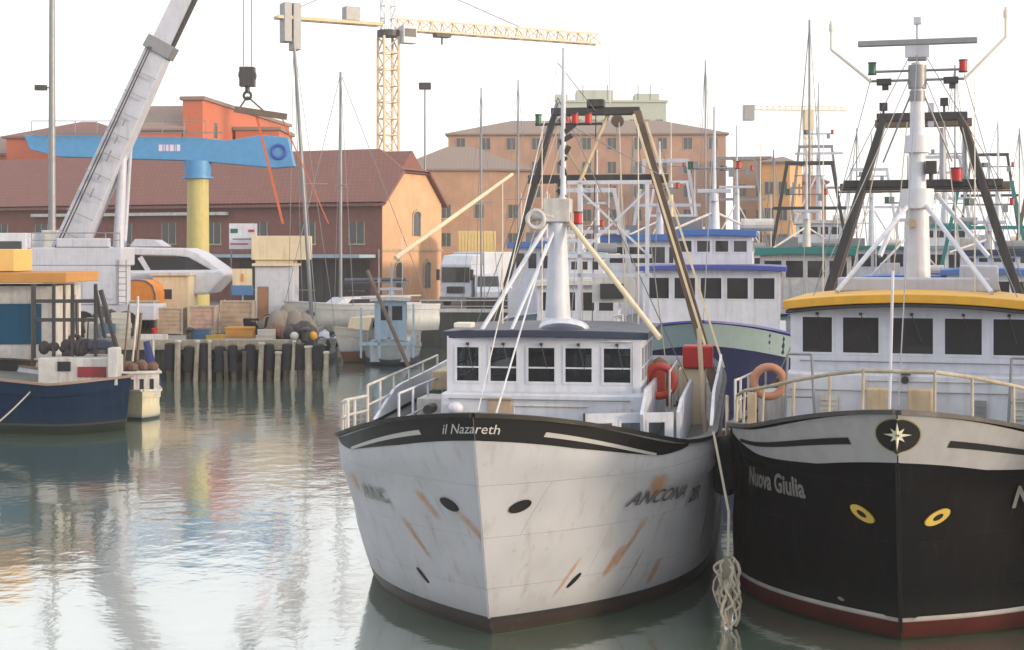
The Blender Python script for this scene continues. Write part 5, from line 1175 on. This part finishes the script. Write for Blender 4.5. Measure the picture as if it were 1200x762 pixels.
# ---------------------------------------------------------------- boats at the left edge
t = thing('fishing_trawler', 'dark blue trawler with a red-striped deckhouse moored at the left pier', 'fishing boat', (XW(158, 51) , 50.5, 0), R(78), 'workboats')
H = Hull(L=9, B=1.9, sheer=((0, 1.75), (2, 1.6), (4, 1.75), (9, 2.3)), rake=-.0001 + .2, Ld=2.2, Lw=1.8, nd=2.6, nw=2.8)
build_hull(H, hBl, t, deckm, mat('brown_cap', (.25, .17, .13), .6), n=20, bul=.2)
bt = t
def Lb(px, py, Y=51): return Vector((XW(px, Y), Y, ZW(py, Y)))
tl = thing('deckhouse_frame', None, None); bpy.data.objects.remove(tl)
inv = (Matrix.Translation(Vector((XW(158, 51), 50.5, 0))) @ Matrix.Rotation(R(78), 4, 'Z')).inverted()
def gb(p): return tuple(inv @ Vector(p))
g = G(); p0, p1 = Lb(48, 442), Lb(138, 417)
def wbox(g, x0, x1, y0, y1, z0, z1):
    vs = [(x0,y0,z0),(x1,y0,z0),(x1,y1,z0),(x0,y1,z0),(x0,y0,z1),(x1,y0,z1),(x1,y1,z1),(x0,y1,z1)]
    g.add([gb(v) for v in vs], [(0,3,2,1),(4,5,6,7),(0,1,5,4),(1,2,6,5),(2,3,7,6),(3,0,4,7)])
wbox(g, XW(52, 51), XW(134, 51), 50.3, 52.2, 1.5, ZW(418, 51)); wbox(g, XW(126, 50), XW(137, 50), 50.0, 50.6, 1.5, ZW(408, 50)); obj('deckhouse', g, dwhite, t, bevel=.03)
g = G(); wbox(g, XW(98, 51), XW(131, 51), 50.27, 50.3 - .002, ZW(440, 51), ZW(428, 51)); obj('red_stripe', g, mat('dull_red', (.22, .02, .03), .5), t)
g = G(); wbox(g, XW(75, 51), XW(90, 51), 50.26, 50.298, ZW(433, 51), ZW(422, 51)); obj('porthole', g, dglass, t)
g = G()
for px_ in (40, 63, 85, 112): g.beam(gb(Lb(px_, 420)), gb(Lb(px_, 333)), .09)
for py in (353, 375): g.beam(gb(Lb(40, py)), gb(Lb(112, py)), .12)
g.beam(gb(Lb(118, 340)), gb(Lb(140, 420)), .12); g.beam(gb(Lb(128, 420, 53)), gb(Lb(112, 340, 53)), .1)
for px_ in (40, 63, 85, 112): g.beam(gb(Lb(px_, 418, 53)), gb(Lb(px_, 345, 53)), .08); g.beam(gb(Lb(px_, 345, 53)), gb(Lb(px_, 340)), .08)
obj('deck_gantry', g, dsteel, t)
g = G(); wbox(g, XW(112, 52), XW(136, 52), 51, 52, ZW(408, 52), ZW(396, 52)); obj('net_drum', g, navy, t, bevel=.08)
g = G()
random.seed(9)
for k in range(14): a = random.uniform(45, 112); p = Lb(a, random.uniform(404, 416), 51.3); g.ell(gb(p), .2, .2, random.uniform(.12, .3), 8, 5)
obj('net_pile', g, nets, t, smooth=True)
wire(t, gb(Lb(48, 445, 50)), gb((XW(-20, 46), 46, .4)), .025, rope, 'mooring_line', sag=.1)
t = thing('fishing_trawler', 'weathered grey boat with a large blue window and orange awning at the left edge', 'fishing boat', (XW(-30, 53), 52.5, 0), 0, 'workboats')
H = Hull(L=9, B=2.5, sheer=((0, 2.2), (2, 1.9), (9, 2.1)), rake=.5, Ld=3, Lw=2.5)
build_hull(H, hK, t, deckm, wood, n=16, bul=.3)
g = G(); g.box(-1.5, 2.55, 1.2, 4.5, 1.6, ZW(335, 54)); g.mi = 1; g.box(.6, 2.1, 1.16, 1.2, ZW(405, 53), ZW(357, 53)); ho = obj('deckhouse', g, [dwhite, glass_mat('blue_window_glass', 0, (.01, .07, .14))], t)
g = G(); g.box(-1.5, 3.2, .4, 4.6, ZW(331, 54), ZW(319, 54)); obj('awning', g, mat('ochre_canvas', (.42, .20, .05), .8, streak=.3), t, bevel=.03)
g = G(); g.box(-1.5, 1.22, 1.0, 3, ZW(318, 54), ZW(292, 54)); obj('yellow_locker', g, mat('warm_yellow', (.60, .38, .12), .6), t, bevel=.03)
for x in (2.0, 3.1): g = G(); g.tube((x, .5, 1.9), (x, .5, ZW(333, 54)), .05); obj('awning_post', g, wood, t)
t = thing('motor_launch', 'stubby white cabin boat with dark windows beside the blue trawler', 'boat', (XW(175, 54), 53.0, 0), R(17), 'workboats')
H = Hull(L=3.4, B=.72, sheer=((0, 1.05), (1, .95), (3.4, .95)), rake=.35, Ld=1.5, Lw=1.3, nd=2.6, nw=2.6, keel=-.3)
build_hull(H, hull_mat('cream_hull', (.55, .50, .36), (.05, .12, .10), (.3, .3, .3), zl=.08, streak=.3), t, dwhite, dwhite, n=14, bul=.1)
house(t, 0, .5, 1.2, 1.9, .85, 1.6, 1.0, 1.45, 3, 2, dwhite, gm=dglass); g = G(); g.box(-.68, .68, .4, 2.5, 1.6, 1.68); obj('roof', g, dwhite, t, bevel=.02)
g = G()
for k in range(6): g.ell((random.uniform(-.5, .5), random.uniform(.8, 2.4), 1.8), .22, .25, .18, 8, 5)
obj('roof_gear', g, netb, t, smooth=True)

# ---------------------------------------------------------------- wear and small fittings on the two near trawlers
random.seed(21)
for k in range(3):
    sd_ = -1 if k % 2 else 1; y_ = random.uniform(1.2, 6.5 if sd_ > 0 else 3.2)
    hull_stain(HA, A, y_, random.choice([2.42, 2.3, 1.6, 1.2]), random.uniform(.05, .11), random.uniform(.35, 1.1), sd_, lean=random.uniform(-.12, 0))
for k in range(0): hull_stain(HB, B, random.uniform(.9, 4), random.choice([2.5, 1.6, 2.2]), random.uniform(.05, .1), random.uniform(.3, .9), -1 if k % 2 else 1)
def wipers(parent, y, cx, fr_, w_, z0, z1):
    for a, b in fr_:
        x = cx - w_/2 + (a + b)/2; g = G(); g.tube((x, y - .03, z1 + .03), (x + (b - a)*.22, y - .05, z0 + (z1 - z0)*.35), .008, n=5); g.box(x - .03, x + .03, y - .05, y - .015, z1 + .01, z1 + .06); obj('wiper', g, dsteel, parent)
wipers(A, 7.5, -.02, [(.16, .66), (.82, 1.40), (1.56, 2.14), (2.28, 2.86), (3.02, 3.60)], 3.76, 3.38, 4.10)
wipers(B, 8.0, 0, [(.20, .83), (.97, 1.71), (1.86, 2.72), (2.87, 3.61), (3.75, 4.38)], 4.58, 3.93, 4.68)
def grab(parent, x0, x1, y, z, m=steel):
    g = G(); g.tube((x0, y - .07, z), (x1, y - .07, z), .014, n=6)
    n_ = max(2, int((x1 - x0)/.7) + 1)
    for k in range(n_): x = x0 + (x1 - x0)*k/(n_ - 1); g.tube((x, y - .07, z), (x, y + .01, z), .011, n=6)
    obj('grab_rail', g, m, parent)
grab(A, -1.75, 1.7, 7.0, 3.12); grab(B, -2.1, 2.1, 8.0, 3.80); grab(B, -2.2, 2.2, 7.3, 3.3)
def conduit(parent, pts, m=dwhite, r=.014):
    g = G(); g.path(pts, r, 6); obj('conduit', g, m, parent)
conduit(A, [(1.72, 7.48, 3.2), (1.72, 7.46, 4.2), (1.2, 7.46, 4.2)]); conduit(A, [(-.5, 6.97, 2.4), (-.5, 6.97, 3.0), (.9, 6.97, 3.0)])
conduit(B, [(-.8, 7.27, 2.6), (-.8, 7.27, 3.5), (1.6, 7.27, 3.5)]); conduit(B, [(2.2, 7.97, 3.7), (2.2, 7.97, 4.75)])
for parent, x, y, z in ((A, .95, 6.97, 2.75), (A, 1.55, 6.97, 2.8), (A, -1.6, 6.97, 2.8), (B, -1.5, 7.27, 3.0), (B, 1.25, 7.27, 2.95), (B, 1.9, 7.27, 3.1)):
    g = G(); w_, h_ = random.uniform(.1, .2), random.uniform(.12, .26); g.box(x - w_, x + w_, y - .06, y + .01, z - h_, z + h_)
    for k in range(4): g.box(x - w_*.8, x + w_*.8, y - .08, y - .05, z - h_*.75 + k*h_*.42, z - h_*.68 + k*h_*.42)
    obj('vent_grille', g, random.choice([steel, dwhite, dsteel]), parent)
def coil(parent, x, y, z, R_=.3, m=rope, turns=5):
    g = G()
    for k in range(turns): g.torus((x + random.uniform(-.02, .02), y + random.uniform(-.02, .02), z + .045*k), R_ - .012*k, .026, 'z', 20, 6)
    obj('rope_coil', g, m, parent, smooth=True)
coil(A, -1.0, 5.6, 2.06); coil(A, 2.2, 7.2, 2.1); coil(B, -1.4, 5.6, 2.2, .34); coil(B, 1.5, 5.4, 2.2, .34)
def netpile(parent, x, y, z, w_, h_, m, n_=14, name='net_pile'):
    g = G()
    for k in range(n_): a, b = random.uniform(-1, 1), random.uniform(-1, 1); g.ell((x + a*w_, y + b*w_*.7, z + h_*.3*(1 - abs(a)*.5)), w_*random.uniform(.25, .45), w_*.35, h_*random.uniform(.3, .6), 9, 6)
    o = obj(name, g, m, parent, smooth=True); d = o.modifiers.new('lumps', 'DISPLACE'); d.texture = bpy.data.textures['lumps']; d.strength = .1
gnet = mat('net_green', (.03, .10, .07), .95, bump=.03, bs=30)
netpile(A, -2.3, 11.6, 2.2, .7, 1.3, gnet); netpile(A, 1.2, 15.4, 2.3, 1.0, 1.4, netb); netpile(B, -2.4, 11.5, 2.2, .6, 1.5, netb); netpile(B, .3, 15.8, 2.3, 1.2, 2.6, gnet); netpile(B, -2.55, 6.9, 2.1, .3, .8, gnet, 8)
for x, z in ((-1.9, 9.2), (-1.6, 9.05)): wire(A, (x*.5, 17.2, z - .1), (x*1.2, 12.5, 3.0), .012, rope, 'trawl_warp')
for x in (-1.0, -.4, .5, 1.0): wire(A, (x, 17.25, 9.3), (x*1.5 + .3, 17.1, 3.0), .012, rope, 'trawl_warp')
for x in (-1.5, -.6, .9, 1.6): wire(B, (x*.6, 18.1, 9.2), (x*1.4, 16.6, 3.2), .014, rope, 'trawl_warp')
for sd_ in (-1, 1):
    wire(B, (sd_*.15, 13, 9.8), (sd_*2.6, 8.4, 3.4), .011, steel); wire(B, (sd_*.1, 13, 10.4), (sd_*1.9, 18.2, 7.7), .011, steel); wire(A, (.1, 9, 8.6), (sd_*1.7, 17.3, 7.8), .011, steel)
wire(A, (-.4, .9, 3.4), (-3.2, -6.5, 4.3), .022, rope, 'mooring_line', sag=.35) if False else None
for px_, Y_, yt, lb in ((1000, 100, 150, 'slim yacht mast left of the dark gallows in the far row'), (1122, 96, 165, 'yacht mast seen through the right gallows in the far row'), (1185, 92, 150, 'yacht mast near the right edge of the far row'), (905, 98, 175, 'yacht mast above the green-roofed trawler'), (745, 99, 160, 'yacht mast in front of the brick block, right of the lamp frame')):
    yacht(lb, XW(px_, Y_ + 3), Y_ - 3, R(6), ZW(yt, Y_), mw=.06, L=8)

# boom and carrier details of the mobile crane, stacked fish boxes on the pier
mc = [o for o in bpy.data.objects if o.name == 'mobile_crane'][0]
bo = [o for o in mc.children if o.name.startswith('boom')][0]
Yc = 76.
P0 = Vector((XW(76, Yc) - XW(70, Yc), 0, ZW(305, Yc) - QZ)); P1 = Vector((XW(187, Yc) - XW(70, Yc), -.1, ZW(60, Yc) - QZ)); dv = (P1 - P0).normalized(); nv = Vector((dv.z, 0, -dv.x))
for off_ in (-.45, -.3): g = G(); g.path([P0 + nv*off_ + Vector((0, -.93, 0)), P0.lerp(P1, .5) + nv*off_*.9 + Vector((0, -.84, 0)), P1 + nv*off_*.8 + Vector((0, -.72, 0))], .035, 6); obj('hydraulic_hose', g, dsteel, mc)
g = G()
for k in range(9): p = P0.lerp(P1, .12 + k*.095); g.beam(p - nv*(.74 - .016*k) + Vector((0, -.95 + .027*k, 0)), p + nv*(.74 - .016*k) + Vector((0, -.95 + .027*k, 0)), .05, .03)
obj('boom_stiffener', g, steel, mc)
for k, w_ in enumerate((.5, .25, .6, .4, .35)):
    g = G(); p = P0.lerp(P1, .3 + k*.085); g.beam(p + nv*.1 + Vector((0, -.93 + .02*k, 0)), p + nv*.1 + dv*w_ + Vector((0, -.93 + .02*k, 0)), .22, .02); obj('boom_marking', g, mat('grey_marking', (.17, .19, .24), .6), mc)
rail(mc, [(-5.8, -1.2, 1.5), (-4.6, -1.2, 1.5), (-3, -1.25, 1.5)], .9, steel, .03, name='platform_railing')
rail(mc, [(-1.0, -1.25, 4.3), (.8, -1.25, 4.3), (2.6, -1.25, 4.3), (3.3, -1.25, 4.3)], .7, steel, .025, name='top_railing')
g = G()
for k in range(7): g.box(3.25, 3.6, -1.36, -1.31, 1.6 + k*.3, 1.64 + k*.3)
g.box(3.22, 3.26, -1.36, -1.3, 1.5, 3.7); g.box(3.6, 3.64, -1.36, -1.3, 1.5, 3.7); obj('ladder', g, steel, mc)
for k in range(4): g = G(); x = -4.2 + k*1.9; g.box(x, x + 1.5, -1.34, -1.29, 1.8, 3.1); g.box(x + 1.3, x + 1.4, -1.37, -1.335, 2.4, 2.5); obj('access_panel', g, lilac if k % 2 else steel, mc)
random.seed(31)
fb = None; cols = [mat('fish_box_blue', (.05, .13, .25), .6), mat('fish_box_white', (.45, .44, .40), .6), mat('fish_box_yellow', (.45, .30, .07), .6)]
names = ['faded blue', 'dirty white', 'dull yellow']
for si, (px_, Y_, n_, ci) in enumerate(((112, 72.5, 4, 1), (126, 72.2, 3, 0), (142, 72.4, 5, 1), (236, 71.6, 2, 0), (252, 71.5, 1, 2), (312, 71.4, 2, 1))):
    for k in range(n_):
        g = G(); a, b, h = .4, .28, .24
        g.box(-a, a, -b, b, 0, .03); g.box(-a, a, -b, -b + .03, .03, h); g.box(-a, a, b - .03, b, .03, h); g.box(-a, -a + .03, -b + .03, b - .03, .03, h); g.box(a - .03, a, -b + .03, b - .03, .03, h); g.box(-a - .02, a + .02, -b - .02, -b - .001, h - .05, h)
        o = obj('fish_box', g, cols[ci]); o.location = (XW(px_, Y_) + random.uniform(-.03, .03), Y_, QZ + k*.245); o.rotation_euler = (0, 0, R(random.uniform(-6, 6)))
        wh_ = ['in the stack nearest the blue trawler', 'in the low stack behind the blue trawler', 'in the tallest stack on the pier edge', 'in the pair below the pinkish-tan bin', 'lying alone left of the flat orange crate', 'in the pair beside the brown nets'][si]
        lvl = 'lying alone' if n_ == 1 else ('topmost' if k == n_ - 1 else 'bottom' if k == 0 else ['', 'second', 'third', 'fourth'][k])
        tag(o, f'{names[ci]} fish box {wh_}' + ('' if n_ == 1 else f', {lvl} one'), 'fish box', 'fish boxes stacked on the pier')

# dark working clutter around the left boats
lt = [o for o in bpy.data.objects if o.name == 'fishing_trawler.017' or (o.get('label') or '').startswith('weathered grey boat')][-1]
netpile(lt, 2.9, 3.2, 1.8, .7, 1.1, nets, 12)
for k in range(9):
    g = G(); x = random.uniform(2.3, 4.6); y = random.uniform(2.8, 5.5); z = random.uniform(3.2, 4.6); g.tube((x, y, 1.8), (x + random.uniform(-.3, .3), y, z), random.uniform(.025, .06), n=7); obj('pole', g, random.choice([wood, dsteel, brownsteel, dwhite]), lt)
for k in range(4): g = G(); x = 2.2 + k*.6; g.torus((x, 2.9, 2.4 + .2*(k % 2)), .22, .07, 'y'); obj('hanging_coil', g, random.choice([rope, nets]), lt, smooth=True)
